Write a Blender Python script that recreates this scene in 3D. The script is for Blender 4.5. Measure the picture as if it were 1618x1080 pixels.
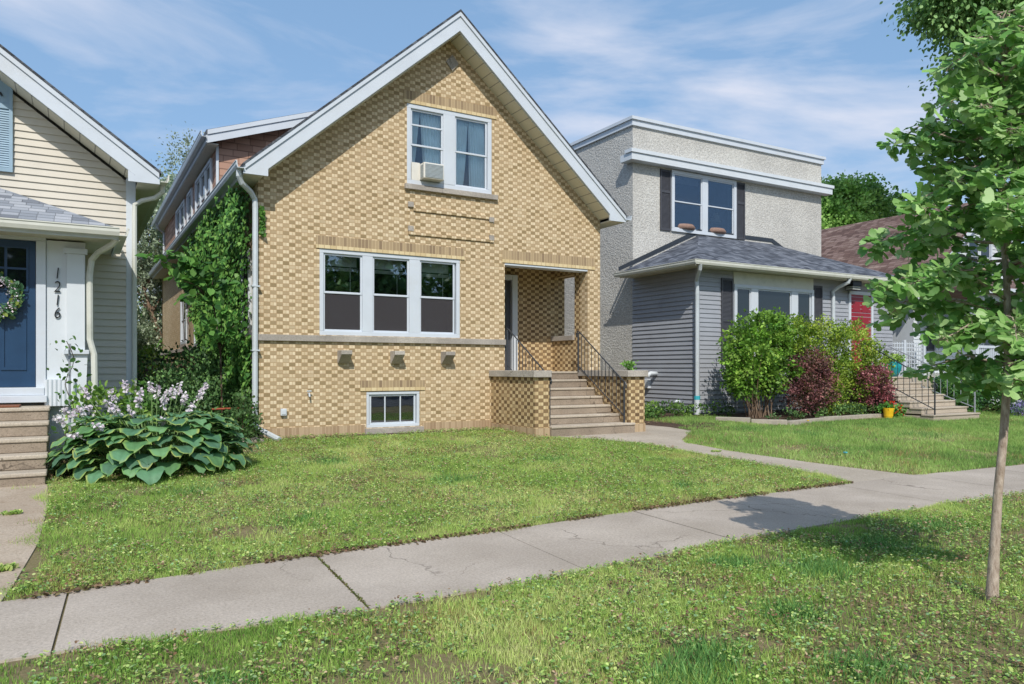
import bpy, math, random
import numpy as np
from mathutils import Vector, geometry
R=math.radians
random.seed(4); rng=np.random.default_rng(11)
for o in list(bpy.data.objects): bpy.data.objects.remove(o)
sc=bpy.context.scene; COL=sc.collection
# ---------------------------------------------------------------- camera
cd=bpy.data.cameras.new("camera"); cam=bpy.data.objects.new("camera",cd); COL.objects.link(cam)
cam.location=(0,0,1.6); cam.rotation_euler=(R(90),0,-R(30.18))
cd.sensor_width=36; cd.lens=26.41; cd.shift_y=0.026; cd.clip_end=3000; cd.clip_start=.05
sc.camera=cam
# ---------------------------------------------------------------- light
SUN=Vector((-.215,-.45,.49)).normalized()
elev=math.asin(SUN.z)
sl=bpy.data.lights.new("sun","SUN"); sl.energy=3.3; sl.angle=R(.6); sl.color=(1,.95,.87)
so=bpy.data.objects.new("sun",sl); COL.objects.link(so); so.location=(-10,-20,30)
so.rotation_euler=(-SUN).to_track_quat('-Z','Y').to_euler()
w=bpy.data.worlds.new("World"); sc.world=w; w.use_nodes=True
nt=w.node_tree; nt.nodes.clear()
def wn(t): return nt.nodes.new(t)
sky=wn('ShaderNodeTexSky'); sky.sky_type='NISHITA'; sky.sun_disc=False
sky.sun_elevation=elev; sky.sun_rotation=math.atan2(SUN.x,SUN.y); sky.dust_density=1.2; sky.ozone_density=1.2; sky.air_density=1.0
tc=wn('ShaderNodeTexCoord'); mp=wn('ShaderNodeMapping'); mp.inputs['Location'].default_value=(3.5,1.6,.4); mp.inputs['Scale'].default_value=(1.1,1.6,5.0); mp.inputs['Rotation'].default_value=(0.12,0.25,0.5)
nt.links.new(tc.outputs['Generated'],mp.inputs['Vector'])
n1=wn('ShaderNodeTexNoise'); n1.inputs['Scale'].default_value=1.5; n1.inputs['Detail'].default_value=8; n1.inputs['Roughness'].default_value=.55; n1.inputs['Distortion'].default_value=.5
nt.links.new(mp.outputs[0],n1.inputs['Vector'])
cr=wn('ShaderNodeValToRGB'); cr.color_ramp.elements[0].position=.49; cr.color_ramp.elements[1].position=.70
cr.color_ramp.elements[0].color=(.04,)*3+(1,); cr.color_ramp.elements[1].color=(.85,)*3+(1,)
nt.links.new(n1.outputs[0],cr.inputs[0])
mx=wn('ShaderNodeMix'); mx.data_type='RGBA'
nt.links.new(cr.outputs[0],mx.inputs[0]); hs=wn('ShaderNodeHueSaturation'); hs.inputs['Saturation'].default_value=1.0; hs.inputs['Value'].default_value=1.0; nt.links.new(sky.outputs[0],hs.inputs['Color']); hz=wn('ShaderNodeMix'); hz.data_type='RGBA'; hz.inputs[0].default_value=.62; nt.links.new(hs.outputs[0],hz.inputs[6]); hz.inputs[7].default_value=(1.25,2.45,4.1,1); nt.links.new(hz.outputs[2],mx.inputs[6]); mx.inputs[7].default_value=(4.4,4.6,5.3,1)
bg=wn('ShaderNodeBackground'); bg.inputs[1].default_value=.15
nt.links.new(mx.outputs[2],bg.inputs[0])
ow=wn('ShaderNodeOutputWorld'); nt.links.new(bg.outputs[0],ow.inputs[0])
sc.view_settings.view_transform='Standard'; sc.view_settings.look='None'; sc.view_settings.exposure=0.22; sc.view_settings.gamma=1
sc.render.engine='CYCLES'
sc.cycles.max_bounces=6; sc.cycles.transparent_max_bounces=8

# ---------------------------------------------------------------- helpers
def lin(c):
    if isinstance(c,str): c=[int(c[i:i+2],16) for i in (0,2,4)]
    return tuple(((v/255)/12.92 if v/255<=.04045 else ((v/255+.055)/1.055)**2.4) for v in c)
class NT:
    def __init__(s,name):
        s.m=bpy.data.materials.new(name); s.m.use_nodes=True; s.t=s.m.node_tree; s.t.nodes.clear()
        s.out=s.n('ShaderNodeOutputMaterial')
    def n(s,t,**k):
        x=s.t.nodes.new(t)
        for a,b in k.items(): setattr(x,a,b)
        return x
    def l(s,a,b): s.t.links.new(a,b)
    def put(s,sock,v):
        if hasattr(v,'is_linked') or hasattr(v,'links'): s.l(v,sock)
        else:
            if isinstance(v,(tuple,list)) and sock.type=='RGBA' and len(v)==3: v=tuple(v)+(1,)
            sock.default_value=v
    def ma(s,op,a,b=0.0,c=0.0):
        x=s.n('ShaderNodeMath',operation=op); s.put(x.inputs[0],a); s.put(x.inputs[1],b); s.put(x.inputs[2],c); return x.outputs[0]
    def mix(s,f,a,b,mode='MIX'):
        x=s.n('ShaderNodeMix',data_type='RGBA',blend_type=mode); s.put(x.inputs[0],f); s.put(x.inputs[6],a); s.put(x.inputs[7],b); return x.outputs[2]
    def noise(s,scale,det=4,vec=None,rough=.55):
        x=s.n('ShaderNodeTexNoise'); x.inputs['Scale'].default_value=scale; x.inputs['Detail'].default_value=det; x.inputs['Roughness'].default_value=rough
        s.l(vec if vec is not None else s.obj(),x.inputs['Vector']); return x.outputs[0]
    def obj(s):
        if not hasattr(s,'_o'): s._o=s.n('ShaderNodeTexCoord').outputs['Object']
        return s._o
    def xyz(s,v):
        x=s.n('ShaderNodeSeparateXYZ'); s.l(v,x.inputs[0]); return x.outputs
    def comb(s,a,b,c=0.0):
        x=s.n('ShaderNodeCombineXYZ'); s.put(x.inputs[0],a); s.put(x.inputs[1],b); s.put(x.inputs[2],c); return x.outputs[0]
    def ramp(s,f,stops):
        x=s.n('ShaderNodeValToRGB'); e=x.color_ramp.elements
        while len(e)<len(stops): e.new(.5)
        for i,(p,c) in enumerate(stops): e[i].position=p; e[i].color=tuple(c)+(1,) if not isinstance(c,(int,float)) else (c,c,c,1)
        s.put(x.inputs[0],f); return x.outputs[0]
    def horiz(s):
        # coordinate along a wall, whichever way it faces
        g=s.n('ShaderNodeNewGeometry'); nx=s.xyz(g.outputs['Normal']); p=s.xyz(s.obj())
        k=s.ma('GREATER_THAN',s.ma('ABSOLUTE',nx[0]),s.ma('ABSOLUTE',nx[1]))
        u=s.ma('ADD',s.ma('MULTIPLY',p[1],k),s.ma('MULTIPLY',p[0],s.ma('SUBTRACT',1.0,k)))
        return u,p[2]
    def pbr(s,col,rough=.6,bump=None,bs=.2,bd=.01,spec=.5,metal=0,coat=0):
        b=s.n('ShaderNodeBsdfPrincipled'); s.put(b.inputs['Base Color'],col); s.put(b.inputs['Roughness'],rough)
        b.inputs['Specular IOR Level'].default_value=spec; b.inputs['Metallic'].default_value=metal
        if coat: b.inputs['Coat Weight'].default_value=coat
        if bump is not None:
            q=s.n('ShaderNodeBump'); q.inputs['Strength'].default_value=bs; q.inputs['Distance'].default_value=bd; s.l(bump,q.inputs['Height']); s.l(q.outputs[0],b.inputs['Normal'])
        s.l(b.outputs[0],s.out.inputs[0]); return b
MT={}
def simple(name,col,rough=.5,var=.12,scale=6,bs=.08,metal=0,spec=.5,dirt=None,bd=.005):
    if isinstance(col,str): col=lin(col)
    t=NT(name); n=t.noise(scale,6); n2=t.noise(scale*14,3)
    c=t.mix(t.ramp(n,[(.3,0.0),(.7,1.0)]),tuple(x*(1-var) for x in col),tuple(min(1,x*(1+var)) for x in col))
    if dirt:
        c=t.mix(t.ramp(t.noise(scale*.5,8,rough=.7),[(.52,0.0),(.72,.55)]),c,lin(dirt))
    t.pbr(c,t.ma('ADD',rough-.05,t.ma('MULTIPLY',n2,.1)),bump=n2,bs=bs,bd=bd,metal=metal,spec=spec); MT[name]=t.m; return t.m
def brick(name,light,light2,dark,dark2,mort,w=.1085,h=.066):
    t=NT(name); u,z=t.horiz()
    uu=t.ma('DIVIDE',u,w); zz=t.ma('DIVIDE',z,h); row=t.ma('FLOOR',zz)
    v=t.ma('ADD',t.ma('ADD',uu,row),200.0)
    cell=t.ma('FLOOR',v); fr=t.ma('FRACT',v); par=t.ma('GREATER_THAN',t.ma('MODULO',cell,2.0),.5)   # 1 = header pair
    fr2=t.ma('FRACT',t.ma('MULTIPLY',fr,2.0))
    half=t.ma('GREATER_THAN',fr,.5)
    wh=t.n('ShaderNodeTexWhiteNoise',noise_dimensions='2D'); t.l(t.comb(t.ma('ADD',t.ma('MULTIPLY',cell,2.0),t.ma('MULTIPLY',half,par)),row),wh.inputs[0]); rnd=wh.outputs[0]
    wh2=t.n('ShaderNodeTexWhiteNoise',noise_dimensions='2D'); t.l(t.comb(t.ma('ADD',t.ma('MULTIPLY',cell,3.0),71.0),row),wh2.inputs[0])
    lc=t.mix(rnd,lin(light),lin(light2)); dc=t.mix(t.ma('POWER',rnd,1.4),lin(dark),lin(dark2))
    c=t.mix(par,dc,lc)
    stray=t.ma('GREATER_THAN',wh2.outputs[0],.94); c=t.mix(t.ma('MULTIPLY',stray,.6),c,t.mix(.5,lin(light),lin(dark)))
    grain=t.noise(90,4); c=t.mix(.35,c,t.mix(grain,(.25,.25,.25),(.75,.75,.75)),'OVERLAY')
    big=t.noise(.55,5); c=t.mix(.35,c,t.mix(big,(.33,.32,.31),(.67,.67,.66)),'OVERLAY')
    fz=t.ma('FRACT',zz)
    mz=t.ma('LESS_THAN',fz,.12)
    mv=t.ma('ADD',t.ma('MULTIPLY',par,t.ma('LESS_THAN',fr2,.12)),t.ma('MULTIPLY',t.ma('SUBTRACT',1.0,par),t.ma('LESS_THAN',fr,.06)))
    m=t.ma('MAXIMUM',mz,mv); c=t.mix(t.ma('MULTIPLY',m,.9),c,lin(mort))
    hgt=t.ma('ADD',t.ma('SUBTRACT',1.0,m),t.ma('MULTIPLY',t.noise(60,3),.5))
    t.pbr(c,.85,bump=hgt,bs=.7,bd=.010,spec=.25); MT[name]=t.m
def soldier(name,a,b,mort,w=.068,hor=True):
    t=NT(name); u,z=t.horiz(); v=t.ma('ADD',t.ma('DIVIDE',u,w),300.0); cell=t.ma('FLOOR',v); fr=t.ma('FRACT',v)
    wh=t.n('ShaderNodeTexWhiteNoise',noise_dimensions='1D'); t.l(cell,wh.inputs['W'])
    c=t.mix(wh.outputs[0],lin(a),lin(b)); c=t.mix(.35,c,t.mix(t.noise(80,4),(.25,)*3,(.75,)*3),'OVERLAY')
    m=t.ma('LESS_THAN',fr,.14); c=t.mix(t.ma('MULTIPLY',m,.8),c,lin(mort))
    t.pbr(c,.85,bump=t.ma('SUBTRACT',1.0,m),bs=.5,bd=.006,spec=.25); MT[name]=t.m
brick('tan_brick','E0CFB0','CEBA98','B49E7E','93805F','B6966F')
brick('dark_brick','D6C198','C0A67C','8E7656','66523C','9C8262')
brick('side_brick','CDB497','B79A80','A58A6F','86705C','A08870')
soldier('soldier_brick','B09A7A','8C7860','CDB894'); soldier('rowlock_brick','DAC8A0','CBB68C','B8A07C',w=.11); soldier('base_brick','B8A284','9C8468','C6B092',w=.066)
def shingle(name,cols,rowh,w=.28,streak=None,bdist=.01):
    t=NT(name); u,z=t.horiz(); zz=t.ma('DIVIDE',z,rowh); row=t.ma('FLOOR',zz); fz=t.ma('FRACT',zz)
    wr=t.n('ShaderNodeTexWhiteNoise',noise_dimensions='1D'); t.l(row,wr.inputs['W'])
    v=t.ma('ADD',t.ma('ADD',t.ma('DIVIDE',u,w),t.ma('MULTIPLY',wr.outputs[0],3.0)),500.0); cell=t.ma('FLOOR',v); fr=t.ma('FRACT',v)
    wh=t.n('ShaderNodeTexWhiteNoise',noise_dimensions='2D'); t.l(t.comb(cell,row),wh.inputs[0])
    c=t.ramp(wh.outputs[0],[(0,lin(cols[0])),(.45,lin(cols[1])),(1,lin(cols[2]))])
    c=t.mix(.6,c,t.mix(t.noise(220,3),(.15,)*3,(.85,)*3),'OVERLAY')
    if streak: 
        st=t.ramp(t.noise(2.2,5,vec=t.comb(t.ma('MULTIPLY',u,.5),t.ma('MULTIPLY',z,2.5))),[(.55,0.0),(.7,.8)]); c=t.mix(st,c,lin(streak))
    edge=t.ma('LESS_THAN',fz,.16); sl=t.ma('LESS_THAN',fr,.05)
    c=t.mix(t.ma('MULTIPLY',t.ma('MAXIMUM',edge,sl),.55),c,tuple(x*.35 for x in lin(cols[0])))
    hgt=t.ma('SUBTRACT',1.0,t.ma('MULTIPLY',fz,.6)); hgt=t.ma('ADD',hgt,t.ma('MULTIPLY',wh.outputs[0],.3))
    t.pbr(c,.9,bump=t.ma('SUBTRACT',hgt,t.ma('MULTIPLY',sl,.8)),bs=.6,bd=bdist,spec=.2); MT[name]=t.m
shingle('grey_shingle',('40444D','585D67','747983'),.065,.2)
shingle('pale_shingle',('6E7279','8B9097','A6A9AE'),.06,.2)
shingle('brown_shingle',('594743','6E5953','84706A'),.09,.26,streak='A8968C')
shingle('dark_shingle',('3E4044','50535A','666A70'),.09,.25)
shingle('brown_wall_shingle',('9A7866','B08C7A','C29E8A'),.155,.34,bdist=.02)
def concrete(name,a,b,spots='6A6058',spotamt=.5,scale=1.0,bs=.35):
    t=NT(name); n=t.noise(1.1*scale,8,rough=.65); c=t.mix(t.ramp(n,[(.3,0.0),(.7,1.0)]),lin(a),lin(b))
    fine=t.noise(48*scale,6,rough=.85); c=t.mix(.75,c,t.mix(t.ramp(fine,[(.3,0.0),(.7,1.0)]),(.25,)*3,(.75,)*3),'OVERLAY')
    vo=t.n('ShaderNodeTexVoronoi'); vo.inputs['Scale'].default_value=34*scale; t.l(t.obj(),vo.inputs['Vector'])
    c=t.mix(t.ma('MULTIPLY',t.ramp(vo.outputs['Distance'],[(.14,1.0),(.26,0.0)]),t.ma('MULTIPLY',t.ramp(t.noise(9,3),[(.4,0.0),(.6,1.0)]),spotamt)),c,lin(spots))
    st=t.ramp(t.noise(2.6*scale,9,rough=.75),[(.56,0.0),(.75,spotamt)]); c=t.mix(st,c,lin(spots))
    cv=t.n('ShaderNodeTexVoronoi',feature='DISTANCE_TO_EDGE'); cv.inputs['Scale'].default_value=.55; wv=t.n('ShaderNodeTexNoise'); wv.inputs['Scale'].default_value=3.0; wv.inputs['Detail'].default_value=6; t.l(t.obj(),wv.inputs['Vector'])
    va=t.n('ShaderNodeVectorMath',operation='MULTIPLY_ADD'); t.l(wv.outputs['Color'],va.inputs[0]); va.inputs[1].default_value=(.55,.55,.0); t.l(t.obj(),va.inputs[2]); t.l(va.outputs[0],cv.inputs['Vector'])
    ck=t.ma('MULTIPLY',t.ma('LESS_THAN',cv.outputs[0],.0035),t.ramp(t.noise(.45,2),[(.50,0.0),(.56,1.0)])); c=t.mix(t.ma('MULTIPLY',ck,.55),c,tuple(x*.4 for x in lin(spots)))
    c=t.mix(t.ramp(t.noise(.9,3),[(.40,.28),(.62,0.0)]),c,tuple(x*.9 for x in lin(spots)))
    t.pbr(c,.9,bump=t.ma('ADD',fine,t.ma('MULTIPLY',vo.outputs['Distance'],.6)),bs=bs,bd=.006,spec=.2); MT[name]=t.m
concrete('sidewalk_concrete','A89D90','B9AEA2',spots='82776B',spotamt=.35)
concrete('walk_concrete','A89D8E','B8AEA0',spots='82776A',spotamt=.4)
concrete('tread_concrete','B0A494','BFB4A4',spots='887C6C',spotamt=.3)
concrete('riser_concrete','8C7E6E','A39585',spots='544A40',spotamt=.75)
concrete('old_concrete','A99A88','B9AC9C',spots='7E654C',spotamt=.8)
concrete('limestone','A29B92','BAB3A9',spots='77706A',spotamt=.35,scale=.8,bs=.15)
concrete('asphalt','5A5A5C','6A6A6C',spots='48484A')
def stucco(name,a,b):
    t=NT(name); v=t.n('ShaderNodeTexVoronoi'); v.inputs['Scale'].default_value=22; v.feature='SMOOTH_F1'; t.l(t.obj(),v.inputs['Vector'])
    n=t.noise(30,5,rough=.7); h=t.ma('ADD',t.ma('MULTIPLY',v.outputs['Distance'],.8),n)
    c=t.mix(t.ramp(t.noise(.7,6),[(.3,0.0),(.7,1.0)]),lin(a),lin(b)); c=t.mix(.5,c,t.mix(t.ramp(h,[(.5,0.0),(1.1,1.0)]),(.3,)*3,(.7,)*3),'OVERLAY')
    t.pbr(c,.92,bump=h,bs=.7,bd=.03,spec=.2); MT[name]=t.m
stucco('stucco','AFADA8','C3C1BB')
simple('white_paint','C9D0D8',.45,.05,3,.05,dirt='B8BABA'); simple('white_vinyl','CFD5DA',.4,.04,3,.04)
simple('aged_white','CFD0C6',.5,.07,4,.08,dirt='94998A')
simple('gutter_metal','C3CACF',.38,.08,5,.05,dirt='98A09E',metal=.0)
simple('soffit','C9C6B8',.6,.06,8,.05)
def ribbed(name,col,w,zax):
    t=NT(name); u,z=t.horiz(); f=t.ma('FRACT',t.ma('ADD',t.ma('DIVIDE',z if zax else u,w),100.0)); e=t.ma('LESS_THAN',f,.07)
    t.pbr(t.mix(t.ma('MULTIPLY',e,.7),lin(col),(.12,.12,.11)),.55,bump=t.ma('SUBTRACT',1.0,e),bs=.4,bd=.006); MT[name]=t.m
ribbed('ribbed_soffit','CFCBB8',.15,True)
simple('cream_siding','CBC4B6',.55,.06,2,.08,dirt='AFA797'); simple('grey_siding','9C9FA6',.5,.06,2.5,.08,dirt='7A7B80')
simple('blue_paint','8FA9BA',.5,.08,5,.06); simple('door_blue','22405F',.35,.1,4,.04)
simple('door_red','8E1F2C',.4,.08,4,.03); simple('charcoal_paint','45464C',.55,.08,8,.06)
simple('iron','33383F',.42,.15,30,.15); simple('black_metal','15171A',.4,.1,20,.05)
simple('silver_iron','8D9299',.4,.25,60,.2)
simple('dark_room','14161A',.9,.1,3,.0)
simple('blind','C9CDC4',.6,.05,5,.03); simple('curtain','E2ECEC',.8,.1,2,.05); simple('cushion','8A7064',.9,.3,30,.1); simple('lamp_shade','E8E0B8',.7,.04,10,.02)
simple('ac_plastic','D7D4CB',.5,.05,9,.04); simple('ac_grille','A9B2B6',.5,.1,30,.1)
simple('turquoise_glaze','1E8E98',.2,.12,9,.05); simple('yellow_plastic','E3B823',.4,.06,9,.03)
simple('red_brick','A8614A',.85,.2,14,.2); simple('mat_brown','7C4E38',.95,.2,60,.4)
simple('mulch','5C4636',.95,.35,30,.9,dirt='8A7560',bd=.03); simple('rock','8A8074',.9,.25,9,.6,bd=.03)
simple('stone_edge','A8A092',.9,.15,9,.5,bd=.015); simple('rust_pipe','A3553A',.7,.2,30,.1)
simple('green_stem','6E8A50',.6,.1,20,.02); simple('petal_lilac','E2D3E6',.6,.12,20,.02); simple('wood_chip','9A7A68',.9,.2,30,.3); simple('teal_plastic','3FB0C0',.4,.05,9,.02)
def bark(name,a,b,sc_=18):
    t=NT(name); p=t.obj(); mpn=t.n('ShaderNodeMapping'); mpn.inputs['Scale'].default_value=(1,1,.35); t.l(p,mpn.inputs[0])
    n=t.noise(sc_,8,vec=mpn.outputs[0],rough=.7); n2=t.noise(5,4)
    c=t.mix(t.ramp(n,[(.35,0.0),(.65,1.0)]),lin(a),lin(b)); c=t.mix(t.ramp(n2,[(.55,0.0),(.7,.5)]),c,lin('B7A998'))
    t.pbr(c,.95,bump=n,bs=.9,bd=.01,spec=.15); MT[name]=t.m
bark('bark','5E4A3C','94806E'); bark('dark_bark','32281F','5A4838'); bark('young_bark','8A786A','C4B4A4',34)
def ground_mat():
    t=NT('soil'); n=t.noise(1.3,8,rough=.7); f=t.noise(26,6,rough=.75)
    c=t.mix(t.ramp(n,[(.35,0.0),(.62,1.0)]),lin('66663F'),lin('877B5C')); c=t.mix(t.ramp(f,[(.45,0.0),(.7,.7)]),c,lin('A08E74'))
    t.pbr(c,.97,bump=f,bs=.8,bd=.03,spec=.1); MT['soil']=t.m
ground_mat()
def leafmat(name,trans=.3,rough=.5,spec=.35):
    t=NT(name); a=t.n('ShaderNodeVertexColor',layer_name='col').outputs[0]
    b=t.n('ShaderNodeBsdfPrincipled'); t.l(a,b.inputs['Base Color']); b.inputs['Roughness'].default_value=rough; b.inputs['Specular IOR Level'].default_value=spec
    tr=t.n('ShaderNodeBsdfTranslucent'); t.l(t.mix(.12,a,(.30,.42,.05),'MIX'),tr.inputs[0]); m=t.n('ShaderNodeMixShader'); m.inputs[0].default_value=trans
    t.l(b.outputs[0],m.inputs[1]); t.l(tr.outputs[0],m.inputs[2]); t.l(m.outputs[0],t.out.inputs[0]); MT[name]=t.m
leafmat('leaf',.35); leafmat('grass_blade',.35,.6,.2); leafmat('dark_leaf',.12,.5,.3); leafmat('petal',.3,.6,.2)
def glass(name,refl,tint):
    t=NT(name); tr=t.n('ShaderNodeBsdfTransparent'); tr.inputs[0].default_value=tint+(1,); g=t.n('ShaderNodeBsdfGlossy'); g.inputs['Roughness'].default_value=.015; g.inputs[0].default_value=(.85,.92,1,1)
    lw=t.n('ShaderNodeFresnel'); lw.inputs[0].default_value=1.5
    b=t.n('ShaderNodeBump'); b.inputs['Strength'].default_value=.05; b.inputs['Distance'].default_value=.02; t.l(t.noise(1.7,2),b.inputs['Height']); t.l(b.outputs[0],g.inputs['Normal'])
    f=t.ma('ADD',t.ma('MULTIPLY',lw.outputs[0],.9),refl); m=t.n('ShaderNodeMixShader'); t.l(f,m.inputs[0]); t.l(tr.outputs[0],m.inputs[1]); t.l(g.outputs[0],m.inputs[2]); t.l(m.outputs[0],t.out.inputs[0]); MT[name]=t.m
glass('glass',.12,(.94,.97,.97)); glass('dim_glass',.035,(.78,.80,.82)); glass('blue_glass',.03,(.93,.98,1.0)); 
t=NT('screen'); _d=t.n('ShaderNodeBsdfDiffuse'); _d.inputs[0].default_value=(.075,.07,.075,1); _t=t.n('ShaderNodeBsdfTransparent'); _m=t.n('ShaderNodeMixShader'); _m.inputs[0].default_value=.62
t.l(_t.outputs[0],_m.inputs[1]); t.l(_d.outputs[0],_m.inputs[2]); t.l(_m.outputs[0],t.out.inputs[0]); MT['screen']=t.m
def dglass(name,col,refl):
    t=NT(name); d=t.pbr(lin(col),.03,spec=refl); MT[name]=t.m
dglass('dark_glass','1B2023',1.0)

ORG={}
def setp(o,label=None,cat=None,group=None,kind=None):
    if label: o['label']=label
    if cat: o['category']=cat
    if group: o['group']=group
    if kind: o['kind']=kind
    return o
def thing(name,label,cat,loc,group=None):
    o=bpy.data.objects.new(name,None); o.empty_display_size=.2; COL.objects.link(o); o.location=loc; ORG[o.name]=Vector(loc)
    return setp(o,label,cat,group)
class M:
    def __init__(s): s.v=[]; s.f=[]
    def add(s,vs,fs):
        b=len(s.v); s.v+= [tuple(p) for p in vs]; s.f+=[tuple(i+b for i in f) for f in fs]; return s
    def box(s,x0,x1,y0,y1,z0,z1):
        x0,x1=sorted((x0,x1)); y0,y1=sorted((y0,y1)); z0,z1=sorted((z0,z1))
        return s.add([(x0,y0,z0),(x1,y0,z0),(x1,y1,z0),(x0,y1,z0),(x0,y0,z1),(x1,y0,z1),(x1,y1,z1),(x0,y1,z1)],
            [(0,3,2,1),(4,5,6,7),(0,1,5,4),(1,2,6,5),(2,3,7,6),(3,0,4,7)])
    def wb(s,ax,pl,a0,a1,z0,z1,d0,d1):     # box on a wall: 'f' faces -y, 'l' faces -x ; d = distance out of the wall
        return s.box(a0,a1,pl-d0,pl-d1,z0,z1) if ax=='f' else s.box(pl-d0,pl-d1,a0,a1,z0,z1)
    def tube(s,pts,rad,seg=8,cap=True,sq=False):
        pts=[Vector(p) for p in pts]; n=len(pts); rad=rad if isinstance(rad,(list,tuple)) else [rad]*n
        b=len(s.v); prev=None
        for i,p in enumerate(pts):
            t=(pts[min(i+1,n-1)]-pts[max(i-1,0)]).normalized()
            if prev is None: u=t.cross(Vector((0,0,1)) if abs(t.z)<.9 else Vector((0,1,0))).normalized()
            else:
                u=(prev-t*prev.dot(t)); u=u.normalized() if u.length>1e-6 else t.orthogonal().normalized()
            prev=u; v=t.cross(u)
            for k in range(seg):
                a=2*math.pi*(k+.5)/seg; s.v.append(tuple(p+(u*math.cos(a)+v*math.sin(a))*rad[i]))
        for i in range(n-1):
            for k in range(seg):
                k2=(k+1)%seg; s.f.append((b+i*seg+k,b+i*seg+k2,b+(i+1)*seg+k2,b+(i+1)*seg+k))
        if cap: s.f.append(tuple(b+k for k in range(seg))[::-1]); s.f.append(tuple(b+(n-1)*seg+k for k in range(seg)))
        return s
    def strap(s,pts,w,d,nrm):              # rectangular pipe (downspout) along pts
        return s.tube(pts,[max(w,d)*.62]*len(pts),seg=8)
    def lathe(s,c,prof,seg=20):
        b=len(s.v); n=len(prof)
        for r,z in prof:
            for k in range(seg): a=2*math.pi*k/seg; s.v.append((c[0]+r*math.cos(a),c[1]+r*math.sin(a),c[2]+z))
        for i in range(n-1):
            for k in range(seg): k2=(k+1)%seg; s.f.append((b+i*seg+k,b+i*seg+k2,b+(i+1)*seg+k2,b+(i+1)*seg+k))
        s.f.append(tuple(b+k for k in range(seg))[::-1]); s.f.append(tuple(b+(n-1)*seg+k for k in range(seg))); return s
    def plate(s,ax,pl,loops,d0,d1):        # polygon (with holes) on a wall, extruded between two distances
        flat=[p for l in loops for p in l]; tr=geometry.tessellate_polygon([[Vector((p[0],p[1],0)) for p in l] for l in loops])
        def w(p,d): return (p[0],pl-d,p[1]) if ax=='f' else (pl-d,p[0],p[1])
        b=len(s.v); n=len(flat)
        s.v+=[w(p,d0) for p in flat]+[w(p,d1) for p in flat]
        for t in tr: s.f.append(tuple(b+i for i in t)); s.f.append(tuple(b+n+i for i in reversed(t)))
        k=0
        for l in loops:
            m=len(l)
            for i in range(m): j=(i+1)%m; s.f.append((b+k+i,b+k+j,b+n+k+j,b+n+k+i))
            k+=m
        return s
    def build(s,name,mat,parent=None,bevel=0,smooth=False,recalc=True,**props):
        me=bpy.data.meshes.new(name); org=ORG.get(parent.name,Vector((0,0,0))) if parent else Vector((0,0,0))
        own=Vector((0,0,0))
        if parent is None and s.v:
            a=np.array(s.v); own=Vector((float((a[:,0].min()+a[:,0].max())/2),float((a[:,1].min()+a[:,1].max())/2),float(a[:,2].min()))); org=own
        me.from_pydata([(v[0]-org.x,v[1]-org.y,v[2]-org.z) for v in s.v],[],s.f)
        if recalc:
            import bmesh
            bm=bmesh.new(); bm.from_mesh(me); bmesh.ops.recalc_face_normals(bm,faces=bm.faces); bm.to_mesh(me); bm.free()
        if smooth: me.polygons.foreach_set('use_smooth',[True]*len(me.polygons))
        me.materials.append(MT[mat]); o=bpy.data.objects.new(name,me); COL.objects.link(o)
        if parent: o.parent=parent; ORG[o.name]=org
        else: o.location=own; ORG[o.name]=own
        if bevel:
            bv=o.modifiers.new('bevel','BEVEL'); bv.width=bevel; bv.segments=2; bv.limit_method='ANGLE'
        setp(o,**props); return o
def npmesh(name,V,F,colr,mat,parent=None,smooth=False,**props):
    """V (n,3) F list of arrays (m,k) colr (n,3) -> one mesh, fast"""
    me=bpy.data.meshes.new(name)
    org=np.array(ORG[parent.name]) if parent else np.zeros(3); own=None
    if parent is None: own=np.array([(V[:,0].min()+V[:,0].max())/2,(V[:,1].min()+V[:,1].max())/2,V[:,2].min()]); org=own
    V=(V-org).astype(np.float32); me.vertices.add(len(V)); me.vertices.foreach_set('co',V.ravel())
    if not isinstance(F,list): F=[F]
    tot=sum(f.size for f in F); nf=sum(len(f) for f in F)
    me.loops.add(tot); me.polygons.add(nf)
    me.loops.foreach_set('vertex_index',np.concatenate([f.ravel() for f in F]).astype(np.int32))
    ls=[];st=0
    for f in F: ls.append(st+np.arange(len(f))*f.shape[1]); st+=f.size
    me.polygons.foreach_set('loop_start',np.concatenate(ls).astype(np.int32))
    if smooth: me.polygons.foreach_set('use_smooth',np.ones(nf,dtype=bool))
    ca=me.color_attributes.new('col','FLOAT_COLOR','POINT'); c4=np.ones((len(V),4),np.float32); c4[:,:3]=colr; ca.data.foreach_set('color',c4.ravel())
    me.update(calc_edges=True); me.materials.append(MT[mat])
    o=bpy.data.objects.new(name,me); COL.objects.link(o)
    if parent: o.parent=parent; ORG[o.name]=ORG[parent.name]
    else: o.location=own; ORG[o.name]=Vector(own)
    setp(o,**props); return o
_g=rng.random((256,256))
def vn(x,y,s):
    x=np.asarray(x)/s+37.3; y=np.asarray(y)/s+91.7; i=np.floor(x).astype(int); j=np.floor(y).astype(int); fx=x-i; fy=y-j
    fx=fx*fx*(3-2*fx); fy=fy*fy*(3-2*fy); g=lambda a,b:_g[a%256,b%256]
    return (g(i,j)*(1-fx)+g(i+1,j)*fx)*(1-fy)+(g(i,j+1)*(1-fx)+g(i+1,j+1)*fx)*fy
def gz(y): return np.clip((np.asarray(y)-6.6)/5.9*.38,0,.38)
def G(y): return float(gz(y))
def inpoly(x,y,poly):
    r=np.zeros(len(x),bool); n=len(poly)
    for i in range(n):
        x0,y0=poly[i]; x1,y1=poly[(i+1)%n]
        c=((y0>y)!=(y1>y))&(x<(x1-x0)*(y-y0)/((y1-y0) if y1!=y0 else 1e-9)+x0); r^=c
    return r
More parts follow.
